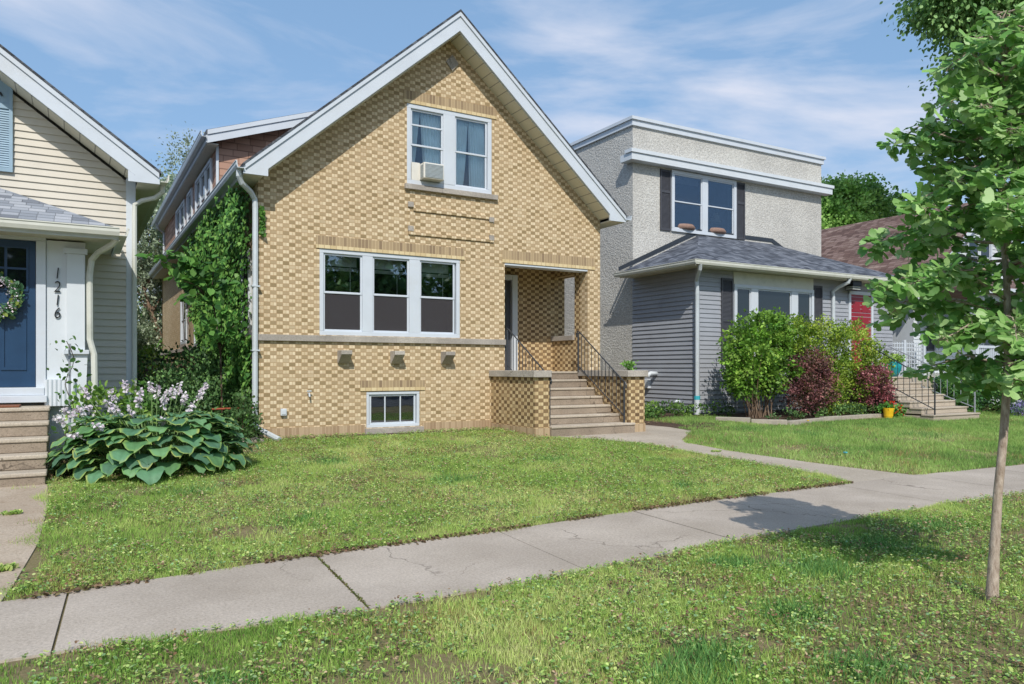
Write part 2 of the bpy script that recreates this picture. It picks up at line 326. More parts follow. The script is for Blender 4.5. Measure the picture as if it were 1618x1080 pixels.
# leaf templates: points in (across, along, up), faces
LT={'oval':(np.array([[0,0,0],[.32,.35,.06],[.3,.7,.05],[0,1,-.05],[-.3,.7,.05],[-.32,.35,.06]]),[[0,1,2,3],[0,3,4,5]]),
    'diamond':(np.array([[0,0,0],[.3,.5,.06],[0,1,0],[-.3,.5,.06]]),[[0,1,2,3]]),
    'ivy':(np.array([[0,0,0],[.5,.1,.05],[.38,.5,.03],[0,1,-.08],[-.38,.5,.03],[-.5,.1,.05]]),[[0,1,2,3],[0,3,4,5]]),
    'fan':(np.array([[0,0,0],[0,.35,0],[.42,.55,.1],[.58,.78,.13],[.42,.97,.03],[.16,1.02,.06],[0,.86,.0],[-.16,1.02,.06],[-.42,.97,.03],[-.58,.78,.13],[-.42,.55,.1],[.02,.0,0]]),
           [[1,2,3,4],[1,4,5,6],[1,6,7,8],[1,8,9,10],[0,11,1,1]]),
    'blade':(np.array([[-.05,0,0],[.05,0,0],[.03,.6,0],[0,1,.1],[-.03,.6,0]]),[[0,1,2,4],[4,2,3,3]])}
def leaves(name,C,D,N,S,colr,mat='leaf',tmpl='oval',parent=None,**props):
    """C centres, D pointing direction, N up-normal, S sizes, colr per leaf"""
    T,F=LT[tmpl]; n=len(C); k=len(T)
    D=D/np.linalg.norm(D,axis=1,keepdims=True); A=np.cross(D,N); A/=np.maximum(np.linalg.norm(A,axis=1,keepdims=True),1e-6); U=np.cross(A,D)
    V=C[:,None,:]+S[:,None,None]*(A[:,None,:]*T[None,:,0:1]+D[:,None,:]*T[None,:,1:2]+U[:,None,:]*T[None,:,2:3])
    fs=[]
    for f in F:
        g=[a for i,a in enumerate(f) if i==0 or a!=f[i-1]]
        fs.append((np.arange(n)*k)[:,None]+np.array(g)[None,:])
    by={}
    for f in fs: by.setdefault(f.shape[1],[]).append(f)
    F2=[np.concatenate(v) for v in by.values()]
    return npmesh(name,V.reshape(-1,3),F2,np.repeat(colr,k,axis=0),mat,parent,**props)
def rdir(n,zb=0): d=rng.normal(size=(n,3)); d/=np.linalg.norm(d,axis=1,keepdims=True); d[:,2]+=zb; return d
def palette(n,cols,jit=.12):
    P=np.array([lin(c) for c in cols]); w_=rng.random((n,1)); i=rng.integers(0,len(cols),n); j=rng.integers(0,len(cols),n)
    c=P[i]*w_+P[j]*(1-w_); return np.clip(c*(1+rng.normal(0,jit,(n,1))),0,1)
def clumps(ells,nc,per,spread,cols,shell=.55,jc=.16):
    """clusters inside ellipsoids -> centres, out dir, colours, cluster centres"""
    ells=[np.array(e,float) for e in ells]; vol=np.array([e[3]*e[4]*e[5] for e in ells])**.8; pick=rng.choice(len(ells),nc,p=vol/vol.sum())
    d=rdir(nc); r=shell+(1-shell)*rng.random(nc)**.6; E=np.array(ells)[pick]; CC=E[:,:3]+d*r[:,None]*E[:,3:]
    idx=np.repeat(np.arange(nc),per); n=len(idx)
    g=rng.normal(size=(n,3))*spread*(.7+.6*rng.random((nc,1)))[idx]; g[:,2]*=.7
    C=CC[idx]+g; base=palette(nc,cols,jc)[idx]; c=np.clip(base*(1+rng.normal(0,.14,(n,1))),0,1)
    out=d[idx]*.7+rdir(n)*.9
    return C,out,c,CC
def branchset(m,base,top,rb,CC,nb,seg=6,rt=.25,bend=.15):
    base=Vector(base); top=Vector(top); trunk=[base.lerp(top,i/6)+Vector((random.uniform(-1,1),random.uniform(-1,1),0))*rb*bend*3*(0<i<6) for i in range(7)]
    rad=[rb*(1.25 if i==0 else 1-(1-rt)*i/6) for i in range(7)]; m.tube(trunk,rad,max(seg,8))
    sel=CC[rng.choice(len(CC),min(nb,len(CC)),replace=False)]
    for c in sel:
        c=Vector(c); i=min(5,max(1,int(6*max(.15,min(.95,(c.z-base.z)/(top.z-base.z)*.8))))); s=trunk[i]; mid=s.lerp(c,.5)+Vector((0,0,.12*(c-s).length))+Vector(rng.normal(size=3))*.05*(c-s).length
        m.tube([s,s.lerp(mid,.5)+Vector((0,0,.03)),mid,mid.lerp(c,.55)+Vector(rng.normal(size=3))*.03,c],[rad[i]*.5,rad[i]*.38,rad[i]*.28,rad[i]*.17,rad[i]*.07],seg)
def tree(name,label,base,h,rb,ells,nc,per,spread,lsize,cols,nb=14,tmpl='oval',barkm='bark',cat='tree',group=None,mat='leaf',shell=.5,droop=-.2,top=None):
    t=thing(name,label,cat,base,group); C,out,c,CC=clumps(ells,nc,per,spread,cols,shell)
    m=M(); branchset(m,base,top or (base[0],base[1],base[2]+h),rb,CC,nb); m.build('trunk',barkm,t,smooth=True,recalc=False)
    n=len(C); out[:,2]+=droop; leaves('crown',C,out,rdir(n,.9),lsize*(.7+.6*rng.random(n)),c,mat,tmpl,t); return t
def shrub(name,label,ells,nc,per,spread,lsize,cols,base,stems=12,tmpl='oval',mat='leaf',cat='shrub',group=None,shell=.55,zb=.3,stemm='dark_bark',sr=.012):
    t=thing(name,label,cat,base,group); C,out,c,CC=clumps(ells,nc,per,spread,cols,shell); keep=C[:,2]>base[2]+.02; C,out,c=C[keep],out[keep],c[keep]
    m=M(); b=Vector(base)
    for cc in CC[rng.choice(len(CC),min(stems,len(CC)),replace=False)]:
        q=Vector(cc); s=b+Vector(((q.x-b.x)*.45+random.uniform(-.12,.12),random.uniform(-.15,.15),0)); s.z=G(s.y)-.01; mid=s.lerp(q,.55)+Vector((0,0,.08)); m.tube([s,s.lerp(mid,.5)+Vector((random.uniform(-.03,.03),0,0)),mid,q],[sr,sr*.85,sr*.6,sr*.3],5)
    m.build('stems',stemm,t,recalc=False); out[:,2]+=zb; n=len(C)
    leaves('foliage',C,out,rdir(n,.8),lsize*(.7+.6*rng.random(n)),c,mat,tmpl,t); return t
# ---------------------------------------------------------------- setting
SWF=[(-14,6.15),(-.44,6.15),(-.03,6.2),(1.25,6.32),(1.76,6.36),(3.6,6.42),(5.4,6.58),(9.32,6.66)]   # far edge of the sidewalk
SWN=[(-14,4.95),(-.03,4.92),(.6,4.88),(1.62,4.76),(3.47,4.8),(5.25,4.99),(8.97,5.08),(13,4.95),(40,4.9)]
WL=[(9.32,6.66),(9.5,7.2),(9.32,7.92),(9.02,9.42),(8.9,10.37),(8.27,11.19),(7.6,11.75)]
WR=[(10.6,12.51),(10.88,12.1),(10.95,11.5),(10.3,10.95),(9.85,10.6),(9.7,10.3),(9.76,9.35),(10.16,8.06),(10.63,7.0),(10.83,6.68)]
WALK=WL+[(7.6,12.2),(9.95,12.6)]+WR
SIDE=SWN[::-1]+SWF+[(10.83,6.68),(13.5,6.5),(40,6.5)]
LPATH=[(-.44,6.15),(-.28,7.7),(-.24,9.17),(-.28,10.3),(-1.7,10.3),(-1.65,6.15)]
HOUSES=[(2.7,13.4,10.1,30),(-7,12.0,.3,14),(-7,13.4,.85,30),(13.9,14.3,22.3,30),(7.3,11.75,9.95,13.5),(-1.4,10.2,-.3,12.2),(18.5,10.9,20.8,14.4),(24,13,32,30)]
import bmesh
def flatpoly(name,poly,mat,off,thick=.06,**props):
    bm=bmesh.new(); vs=[bm.verts.new((x,y,0)) for x,y in poly]; f=bm.faces.new(vs)
    if f.normal.z<0: f.normal_flip()
    for yy in (6.6,12.5):
        bmesh.ops.bisect_plane(bm,geom=bm.verts[:]+bm.edges[:]+bm.faces[:],plane_co=(0,yy,0),plane_no=(0,1,0))
    bmesh.ops.triangulate(bm,faces=bm.faces[:])
    r=bmesh.ops.extrude_face_region(bm,geom=bm.faces[:]); top=[g for g in r['geom'] if isinstance(g,bmesh.types.BMVert)]; tset=set(top)
    for v in bm.verts: v.co.z=G(v.co.y)+(off if v in tset else off-thick)
    bmesh.ops.recalc_face_normals(bm,faces=bm.faces[:])
    me=bpy.data.meshes.new(name); bm.to_mesh(me); bm.free(); me.materials.append(MT[mat]); o=bpy.data.objects.new(name,me); COL.objects.link(o); setp(o,kind='structure',**props); return o
# ground sheet
xs=[-600,-200,-60]+list(np.arange(-20,45.1,1.0))+[80,250,700]; ys=[-600,-200,-60,-14,-3,0]+list(np.arange(1,6.1,1))+[6.6,8,9,10,11,12,12.5,14,16,20,30,60,200,900]
V=[(x,y,G(y)+ (-.0)) for y in ys for x in xs]; nx=len(xs)
Fg=[(j*nx+i,j*nx+i+1,(j+1)*nx+i+1,(j+1)*nx+i) for j in range(len(ys)-1) for i in range(nx-1)]
M().add(V,Fg).build('ground','soil',kind='structure')
M().box(-400,400,-13,-3.2,-.06,.012).build('road','asphalt',kind='structure')
# sidewalk: separate slabs with joints
def interp(pts,x): return float(np.interp(x,[p[0] for p in pts],[p[1] for p in pts]))
FAR=SWF+[(10.83,6.68),(13.5,6.5),(40,6.5)]
m=M(); jx=[-.03+1.8*k for k in range(-7,22)]; gap=.008
for i in range(len(jx)-1):
    a,b=jx[i]+gap,jx[i+1]-gap; tilt=random.uniform(-.006,.006); n=4; base=len(m.v)
    for k in range(n+1):
        x=a+(b-a)*k/n; yn=interp(SWN,x); yf=interp(FAR,x); sk=-.12*(yn-6.4)/1.5*0
        for y in (yn,yf):
            xx=x-(0.055*(6.4-y)); zz=.013+tilt*.6+G(y); m.v+=[(xx,y,zz),(xx,y,zz-.1)]
    for k in range(n):
        q=base+4*k; r=q+4; m.f+=[(q,r,r+2,q+2),(q+1,q,r,r+1)[::1],(q+2,q+3,r+3,r+2)]
    q=base; m.f.append((q,q+2,q+3,q+1)); q=base+4*n; m.f.append((q,q+1,q+3,q+2))
m.build('sidewalk','sidewalk_concrete',kind='structure')
flatpoly('path',WALK,'walk_concrete',.009)
flatpoly('path',LPATH,'old_concrete',.014)
flatpoly('soil',[(10.6,12.51),(10.88,12.1),(10.95,11.5),(11.6,11.8),(12.6,12.2),(13.9,12.3),(13.9,16.5),(10.2,16.5),(10.1,12.6)],'mulch',.012)
flatpoly('soil',[(13.6,12.4),(13.9,11.55),(15.5,11.87),(18.4,12.0),(18.4,14.4),(13.7,14.4)],'mulch',.02)
flatpoly('soil',[(2.8,13.0),(7.25,12.95),(7.2,13.45),(2.75,13.45)],'mulch',.01)
flatpoly('soil',[(-.2,10.5),(1.5,10.7),(2.1,12.0),(2.7,13.0),(2.7,20),(.8,20),(.3,12.0),(-.2,12)],'mulch',.012)

# ---------------------------------------------------------------- windows
def window(parent,ax,pl,a0,a1,z0,z1,sashes,cas=.07,dep=.05,kind='dh',gl='glass',back=None,frame='white_paint',inset=0,mull=True,lower_screen=False,name='window',div=None):
    """casing ring + one sash per opening, panes as sub-parts. inset>0: set back into a real opening"""
    f=M(); d1=dep-inset; d0=-inset-.04
    for (p,q,r,s_) in ((a0,a1,z1-cas,z1),(a0,a1,z0,z0+cas),(a0,a0+cas,z0+cas,z1-cas),(a1-cas,a1,z0+cas,z1-cas)): f.wb(ax,pl,p,q,r,s_,d0,d1)
    for i in range(len(sashes)-1): f.wb(ax,pl,sashes[i][1],sashes[i+1][0],z0+cas,z1-cas,d0,d1-.004)
    wo=f.build(name,frame,parent,bevel=.006)
    sr=.035
    for (p,q) in sashes:
        za,zb=z0+cas,z1-cas; s=M(); dd=d1-.03
        zm=(za+zb)/2
        if kind=='dh':
            for (u0,u1,off) in ((za,zm+.02,-.012),(zm-.02,zb,0)):
                for (x0,x1,y0,y1) in ((p,q,u1-sr,u1),(p,q,u0,u0+sr),(p,p+sr,u0+sr,u1-sr),(q-sr,q,u0+sr,u1-sr)): s.wb(ax,pl,x0,x1,y0,y1,dd-.03+off,dd+off)
            panes=[(za,zm,dd-.028),(zm,zb,dd-.014)]
        else:
            for (x0,x1,y0,y1) in ((p,q,zb-sr,zb),(p,q,za,za+sr),(p,p+sr,za+sr,zb-sr),(q-sr,q,za+sr,zb-sr)): s.wb(ax,pl,x0,x1,y0,y1,dd-.03,dd)
            panes=[(za,zb,dd-.018)]
        if div:
            for k in range(1,div[0]): x=p+(q-p)*k/div[0]; s.wb(ax,pl,x-.012,x+.012,za+sr,zb-sr,dd-.024,dd-.006)
            for k in range(1,div[1]): z=za+(zb-za)*k/div[1]; s.wb(ax,pl,p+sr,q-sr,z-.012,z+.012,dd-.022,dd-.004)
        s.build('sash',frame,wo,bevel=.004)
        for k,(u0,u1,d) in enumerate(panes):
            M().wb(ax,pl,p+.02,q-.02,u0+.015,u1-.015,d-.006,d).build('pane',gl,wo)
        if lower_screen: M().wb(ax,pl,p+.035,q-.035,za+.035,zm-.012,dd-.018,dd-.016).build('screen','screen',wo)
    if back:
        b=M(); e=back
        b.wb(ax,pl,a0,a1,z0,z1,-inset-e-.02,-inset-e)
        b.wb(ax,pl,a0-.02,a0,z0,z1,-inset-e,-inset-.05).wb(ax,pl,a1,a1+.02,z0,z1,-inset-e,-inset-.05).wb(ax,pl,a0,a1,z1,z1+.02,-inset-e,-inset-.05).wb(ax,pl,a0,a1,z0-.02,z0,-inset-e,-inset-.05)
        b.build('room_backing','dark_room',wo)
    return wo
def clapboard(m,ax,pl,z0,z1,exp,lo,hi,proud=.022):
    """rows of overlapping boards; lo(z),hi(z) give the ends of the wall at height z"""
    z=z0
    while z<z1-.002:
        zt=min(z+exp,z1); a,b,c,d=lo(z),hi(z),lo(zt),hi(zt)
        if b-a>.02 or d-c>.02:
            def w(u,v,dd): return (u,pl-dd,v) if ax=='f' else (pl-dd,u,v)
            m.add([w(a,z,proud),w(b,z,proud),w(d,zt,.002),w(c,zt,.002),w(a,z,.0),w(b,z,.0)],[(0,1,2,3),(4,5,1,0)])
        z=zt
def downspout(parent,pts,w=.05,mat='gutter_metal'):
    m=M(); m.tube(pts,[w]*len(pts),8); m.tube
    return m.build('downspout',mat,parent,smooth=False,recalc=False)
def gutter(parent,ax,x0,x1,y0,y1,z0,z1,mat='gutter_metal'):
    m=M()
    if ax=='x':   # runs along x, outer lip at y0
        pr=[(y1,z0),(y0+.02,z0),(y0,z0+.05),(y0,z1-.015),(y0-.01,z1-.015),(y0-.01,z1),(y0+.015,z1),(y0+.02,z0+.06),(y0+.03,z0+.012),(y1,z0+.012)]
        n=len(pr); m.add([(x0,a,b) for a,b in pr]+[(x1,a,b) for a,b in pr],[(i,(i+1)%n,n+(i+1)%n,n+i) for i in range(n)]+[tuple(range(n))[::-1],tuple(range(n,2*n))])
    else:         # runs along y, outer lip at x0
        s=1 if x1>x0 else -1
        pr=[(x1,z0),(x0+.02*s,z0),(x0,z0+.05),(x0,z1-.015),(x0-.01*s,z1-.015),(x0-.01*s,z1),(x0+.015*s,z1),(x0+.02*s,z0+.06),(x0+.03*s,z0+.012),(x1,z0+.012)]
        n=len(pr); m.add([(a,y0,b) for a,b in pr]+[(a,y1,b) for a,b in pr],[(i,(i+1)%n,n+(i+1)%n,n+i) for i in range(n)]+[tuple(range(n))[::-1],tuple(range(n,2*n))])
    return m.build('gutter',mat,parent)
# ================================================================ BRICK HOUSE
H=thing('brick_house','tan checkered brick house with a steep front gable in the middle','house',(6.4,13.4,.38))
PL=13.4; XA=6.38; SL=.8735; ZA=8.48
roofz=lambda x: ZA-SL*abs(x-XA)
OPEN=(7.62,9.71,1.54,3.77); W1=(3.795,6.60,2.205,3.765); W2=(5.473,7.316,5.135,6.675); W3=(4.67,5.735,.50,1.17)
rect=lambda a: [(a[0],a[2]),(a[1],a[2]),(a[1],a[3]),(a[0],a[3])]
wz=lambda x: roofz(x)-.33
outer=[(2.73,.2),(10.05,.2),(10.05,wz(10.05)),(XA,wz(XA)),(2.73,wz(2.73))]
fm=M().plate('f',PL,[outer,rect(OPEN),rect(W1),rect(W2),rect(W3)],-.28,0)
fm.box(2.73,2.98,PL+.282,30,.2,5.05); fm.box(9.8,10.05,14.951,30,.2,5.05); fm.box(2.73,10.05,29.8,30.05,.2,5.05)
fm.build('wall','tan_brick',H)
# masonry trim
for a in ((3.73,6.69,3.83,3.99),(5.40,7.42,6.74,6.91),(4.55,5.84,1.25,1.38),(7.56,9.90,3.845,4.03)): M().box(a[0],a[1],PL-.012,PL+.02,a[2],a[3]).build('soldier_course','soldier_brick',H)
for a in ((3.73,6.69,3.765,3.828),(5.40,7.42,6.677,6.738),(4.55,5.84,1.185,1.248),(7.56,9.90,3.775,3.843)): M().box(a[0],a[1],PL-.018,PL+.02,a[2],a[3]).build('rowlock_course','rowlock_brick',H)
s=M(); s.box(2.715,4.64,PL-.015,PL+.02,.36,.56); s.box(5.79,7.30,PL-.015,PL+.02,.33,.56); s.box(2.715,PL and 2.74,PL-.015,29.8,.36,.56); s.build('base_course','base_brick',H)
s=M(); s.box(2.66,7.62,PL-.055,PL+.05,2.085,2.195); s.box(2.675,2.76,PL+.052,30,2.085,2.195); s.build('belt_course','limestone',H,bevel=.006)
M().box(4.63,5.80,PL-.07,PL+.1,.375,.49).build('window_sill','limestone',H,bevel=.006)
M().box(5.42,7.43,PL-.07,PL+.1,5.025,5.125).build('window_sill','limestone',H,bevel=.006)
# raised brick panel with stone corners
s=M()
for (a,b,c,d) in ((5.6,7.24,4.625,4.70),(5.5,7.35,4.165,4.225)): s.box(a,b,PL-.03,PL+.02,c,d)
for (a,b) in ((5.5,5.6),(7.25,7.35)): s.box(a,b,PL-.012,PL+.02,4.31,4.62)
s.build('brick_panel','tan_brick',H)
for x,z in ((5.49,4.69),(7.25,4.57),(5.49,4.23),(7.25,4.20)): M().box(x,x+.11,PL-.036,PL+.02,z,z+.10).build('corner_stone','limestone',H,bevel=.004)
s=M(); dx,dz=6.42,7.62; s.plate('f',PL,[[(dx,dz-.16),(dx+.14,dz),(dx,dz+.16),(dx-.14,dz)]],.0,.035); s.build('diamond_stone','limestone',H,bevel=.004)
for x in (4.12,5.135,6.18):
    k=M(); k.add([(x,PL,1.93),(x+.2,PL,1.93),(x+.2,PL-.25,1.93),(x,PL-.25,1.93),(x,PL,1.70),(x+.2,PL,1.70),(x+.2,PL-.04,1.69),(x,PL-.04,1.69),(x+.2,PL-.25,1.86),(x,PL-.25,1.86)],
        [(0,1,2,3),(3,2,8,9),(9,8,6,7),(4,5,6,7),(0,3,9,7,4),(1,2,8,6,5)]); k.build('stone_bracket','limestone',H,bevel=.006)
# window openings
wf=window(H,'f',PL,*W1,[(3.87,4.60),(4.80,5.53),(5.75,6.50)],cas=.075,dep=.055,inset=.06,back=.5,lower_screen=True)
s=M()
for p,q in ((3.9,4.57),(4.83,5.50),(5.78,6.47)):
    s.box(p,q,PL+.27,PL+.30,3.50,3.68)
    for k in range(3): s.box(p,q,PL+.265,PL+.305,3.46-.022*k,3.472-.022*k)
    s.box(q-.13,q-.118,PL+.262,PL+.266,2.98,3.50)
s.build('blind','blind',wf)
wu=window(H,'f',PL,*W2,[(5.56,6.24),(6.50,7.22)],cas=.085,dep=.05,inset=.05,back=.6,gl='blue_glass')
M().box(6.25,6.49,PL-.004,PL+.04,5.22,6.59).build('mullion','white_paint',wu,bevel=.006)
M().box(5.58,6.22,PL+.02,PL+.04,6.27,6.30).build('rail','white_paint',wu)
def curtain(x0,x1,z0,z1,lean0,lean1,y):
    n=60; V=[];F_=[]
    for j in range(9):
        t_=j/8; z=z1+(z0-z1)*t_; a=x0+lean0*t_; b=x1+lean1*t_
        for i in range(n+1):
            u=i/n; V.append((a+(b-a)*u,y+.022*math.sin(u*46+1.5*math.sin(t_*3+u*6))*(1+.5*t_),z+(.03*math.sin(u*33) if j==8 else 0)))
    for j in range(8):
        for i in range(n): q=j*(n+1)+i; F_.append((q,q+1,q+n+2,q+n+1))
    M().add(V,F_).build('curtain','curtain',wu,smooth=True,recalc=False)
curtain(5.58,5.80,5.2,6.6,0,-.16,PL+.125); curtain(5.80,6.24,5.2,6.6,.10,0,PL+.125); curtain(6.50,6.85,5.2,6.6,0,-.12,PL+.125); curtain(6.85,7.22,5.2,6.6,.03,0,PL+.125)
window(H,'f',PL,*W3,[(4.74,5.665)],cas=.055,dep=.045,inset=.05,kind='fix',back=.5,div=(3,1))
# side windows (wall x=2.73 facing left)
for (ya,yb,za,zb,ss) in ((13.95,14.75,2.2,3.75,1),(19.3,20.1,2.15,3.6,1),(20.3,21.1,2.15,3.6,1),(22.7,24.0,2.3,3.7,1)):
    window(H,'l',2.73,ya,yb,za,zb,[(ya+.09,yb-.09)],cas=.08,dep=.06,gl='dark_glass')
    M().box(2.66,2.74,ya-.05,yb+.05,za-.09,za-.005).build('window_sill','limestone',H)
# roof
def slab(side,x0,x1,y0,y1,t=.12,zf=None):
    zf=zf or roofz
    return [(x0,y0,zf(x0)),(x1,y0,zf(x1)),(x1,y1,zf(x1)),(x0,y1,zf(x0)),(x0,y0,zf(x0)-t),(x1,y0,zf(x1)-t),(x1,y1,zf(x1)-t),(x0,y1,zf(x0)-t)]
BX=[(0,3,2,1)[::-1],(4,5,6,7),(0,1,5,4),(1,2,6,5),(2,3,7,6),(3,0,4,7)]
r=M(); r.add(slab(0,2.39,XA,12.915,30.3,.038),BX); r.add(slab(0,XA,10.43,12.915,30.3,.038),BX); rf=r.build('roof','dark_shingle',H)
r=M()
def band(yf,yb,d0,d1,xe0=2.43,xe1=10.40,wd=None):
    top=[(xe0,roofz(xe0)-d0),(XA,ZA-d0*1.0),(xe1,roofz(xe1)-d0)]
    bot=[(xe1,roofz(xe1)-d1),(XA,ZA-d1),(xe0,roofz(xe0)-d1)]
    r.plate('f',yf,[top+bot],yf-yb,0)
band(12.95,12.99,.042,.40,2.80,9.98); band(12.925,12.949,.040,.125)
r.plate('f',12.95,[[(2.42,roofz(2.42)-.042),(2.80,roofz(2.80)-.042),(2.80,4.83),(2.40,4.83)]],-.04,0); r.plate('f',12.95,[[(9.98,roofz(9.98)-.042),(10.40,roofz(10.4)-.042),(10.42,4.80),(9.98,4.80)]],-.04,0)
r.build('rake_board','white_paint',H)
r=M(); r.plate('f',12.99,[[(2.75,roofz(2.75)-.40),(XA,ZA-.40),(10.02,roofz(10.02)-.40),(10.02,roofz(10.02)-.425),(XA,ZA-.425),(2.75,roofz(2.75)-.425)]],-.42,-.001)
r.build('soffit','ribbed_soffit',H)
M().box(2.43,2.73,12.99,30,4.83,4.86).build('soffit','soffit',H); M().box(10.05,10.4,12.99,30,4.80,4.83).build('soffit','soffit',H)
M().box(2.41,2.43,12.955,30,4.83,5.0).build('fascia','white_paint',H); M().box(10.40,10.42,12.955,30,4.80,4.95).build('fascia','white_paint',H)
gutter(H,'y',2.28,2.41,12.9,30.2,4.90,5.02); gutter(H,'y',10.54,10.42,12.9,30.2,4.84,4.95)
ds=M(); ds.tube([(2.35,13.05,4.92),(2.35,13.05,4.80),(2.40,13.1,4.70),(2.58,13.26,4.60),(2.66,13.33,4.5),(2.67,13.34,4.35),(2.66,13.33,.68),(2.69,13.28,.58),(2.93,12.72,.42)],.048,8)
ds.build('downspout','gutter_metal',H,recalc=False)
for z in (3.0,1.9): M().box(2.605,2.74,PL-.115,PL+.0,z,z+.025).build('downspout_strap','gutter_metal',H)
# dormer
dr=lambda x: 6.87+.344*(x-2.5)
r=M(); r.add(slab(0,2.5,6.1,17.7,30.0,.1,dr),BX); dm=r.build('dormer_roof','dark_shingle',H)
r=M(); r.plate('f',17.7,[[(2.52,dr(2.52)-.102),(6.0,dr(6.0)-.102),(6.0,dr(6.0)-.30),(2.52,dr(2.52)-.30)]],0,.03); r.plate('f',17.7,[[(2.52,dr(2.52)-.02),(6.0,dr(6.0)-.02),(6.0,dr(6.0)-.12),(2.52,dr(2.52)-.12)]],.031,.055); r.box(2.5,2.53,17.72,30,6.60,6.77); r.build('dormer_fascia','white_paint',H)
M().box(2.53,2.76,17.74,29.9,6.58,6.60).build('dormer_soffit','soffit',H)
r=M(); r.plate('f',18.0,[[(2.76,5.30),(2.76,dr(2.76)-.11),(6.0,dr(6.0)-.11),(6.05,7.9)]],-.15,0); r.box(2.76,2.9,18.151,29.5,4.9,6.7); r.build('dormer_wall','brown_wall_shingle',H)
M().box(2.745,2.80,17.97,18.01,5.0,6.62).build('corner_trim','white_vinyl',H)
for ya,yb,n in ((18.6,21.2,3),(21.9,22.9,1),(23.5,25.6,2)):
    wdt=(yb-ya-.1)/n; window(H,'l',2.76,ya,yb,5.15,6.5,[(ya+.09+i*wdt,ya+.01+(i+1)*wdt) for i in range(n)],cas=.08,dep=.05,gl='dark_glass')
gutter(H,'y',2.38,2.50,17.65,30.0,6.70,6.82)
M().tube([(2.44,29.0,6.7),(2.55,29.1,6.5),(2.72,29.2,6.4),(2.72,29.2,5.0)],.04,6).build('downspout','gutter_metal',H,recalc=False)
# porch recess
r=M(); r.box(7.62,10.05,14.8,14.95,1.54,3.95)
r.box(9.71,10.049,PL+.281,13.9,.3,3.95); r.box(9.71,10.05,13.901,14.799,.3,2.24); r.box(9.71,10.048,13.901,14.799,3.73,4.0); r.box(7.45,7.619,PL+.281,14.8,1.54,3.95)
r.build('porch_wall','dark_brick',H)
M().box(9.66,10.10,13.901,14.80,2.241,2.35).build('sill_cap','limestone',H,bevel=.006)
M().box(7.62,9.71,PL+.0,PL+.28,3.73,3.768).build('lintel','white_paint',H); M().box(7.62,10.0,PL+.28,14.8,3.96,4.0).build('porch_ceiling','aged_white',H)
M().box(7.62,9.72,PL+.0,14.8,1.3,1.535).build('porch_floor','tread_concrete',H)
d=M(); d.box(7.75,7.85,14.70,14.82,1.54,3.72); d.box(8.55,8.69,14.68,14.82,1.54,3.72); d.box(7.75,8.69,14.69,14.81,3.6,3.72); dfr=d.build('door_frame','white_paint',H,bevel=.006)
d=M().box(7.86,8.54,14.76,14.79,1.56,3.59).build('door','charcoal_paint',H)
M().box(7.98,8.42,14.75,14.759,2.0,3.4).build('glass_panel','dark_glass',d)
# steps and cheek walls
rz=[.36+.1686*k for k in range(8)]
st=M(); tr=M(); 
for k in range(7):
    y=11.70+.28*k; x1=9.49 if k else 9.60; yy=y-.06 if k==0 else y
    st.box(7.625,x1,yy+.012,13.6,rz[k]-.1 if k==0 else rz[k]-.0,rz[k+1]-.045); tr.box(7.622,x1+.0,yy-.008,y+.30 if k<6 else 13.42,rz[k+1]-.045,rz[k+1])
st.build('step_riser','riser_concrete',H,bevel=.01); tr.build('step_tread','tread_concrete',H,bevel=.012)
for (a,b) in ((7.30,7.62),(9.49,9.90)):
    M().box(a,b,11.72,PL-.001,.25,1.44).build('cheek_wall','dark_brick' if a<8 else 'dark_brick',H)
    M().box(a-.012,b+(.012 if a>8 else 0),11.705,PL-.016,.28,.50).build('base_course','base_brick',H)
    M().box(a-.055,b+.05 if a>8 else b+.02,11.66,PL-.0 if a>8 else PL-.002,1.44,1.565).build('cheek_cap','limestone',H,bevel=.008)
# handrails
def rail(parent,x,yt,zt,yb,zb,zpt,zpb,n,mat='iron',r0=.014,flare=.0,rb=.008,name='handrail',bot=.13):
    m=M(); m.tube([(x,yt,zpt),(x,yt,zt)],r0*1.35,6); m.tube([(x,yb,zpb),(x,yb,zb)],r0*1.35,6)
    m.tube([(x,yt+.07,zt-.09),(x,yt+.06,zt-.02),(x,yt+.02,zt+.03),(x,yt-.06,zt),(x,yb+.05,zb+.04),(x,yb-.03,zb-.0),(x,yb-.07,zb-.06),(x,yb-.05,zb-.12)],r0,6)
    hb=lambda y:(zt+(zb-zt)*(yt-y)/(yt-yb)); lb=lambda y:(zpt+bot+(zpb+bot-zpt-bot)*(yt-y)/(yt-yb))
    m.tube([(x,yt,lb(yt)),(x,yb,lb(yb))],r0*.8,6)
    for k in range(1,n): y=yt+(yb-yt)*k/n; m.tube([(x,y,lb(y)),(x,y,hb(y))],rb,5)
    return m.build(name,mat,parent,recalc=False)
rail(H,7.66,13.36,2.40,11.78,1.43,1.55,.53,13); rail(H,9.43,13.36,2.38,11.78,1.33,1.53,.53,13)
# small fittings on the front wall
m=M(); m.box(3.10,3.20,PL-.06,PL,.78,.90); m.box(3.115,3.185,PL-.068,PL-.06,.80,.88); m.build('outlet_cover','white_vinyl',H,bevel=.008)
m=M(); m.tube([(3.59,PL,1.16),(3.59,PL-.08,1.16),(3.59,PL-.10,1.10)],.016,8); m.tube([(3.55,PL-.07,1.20),(3.63,PL-.07,1.20)],.012,6); m.build('hose_tap','gutter_metal',H,recalc=False)
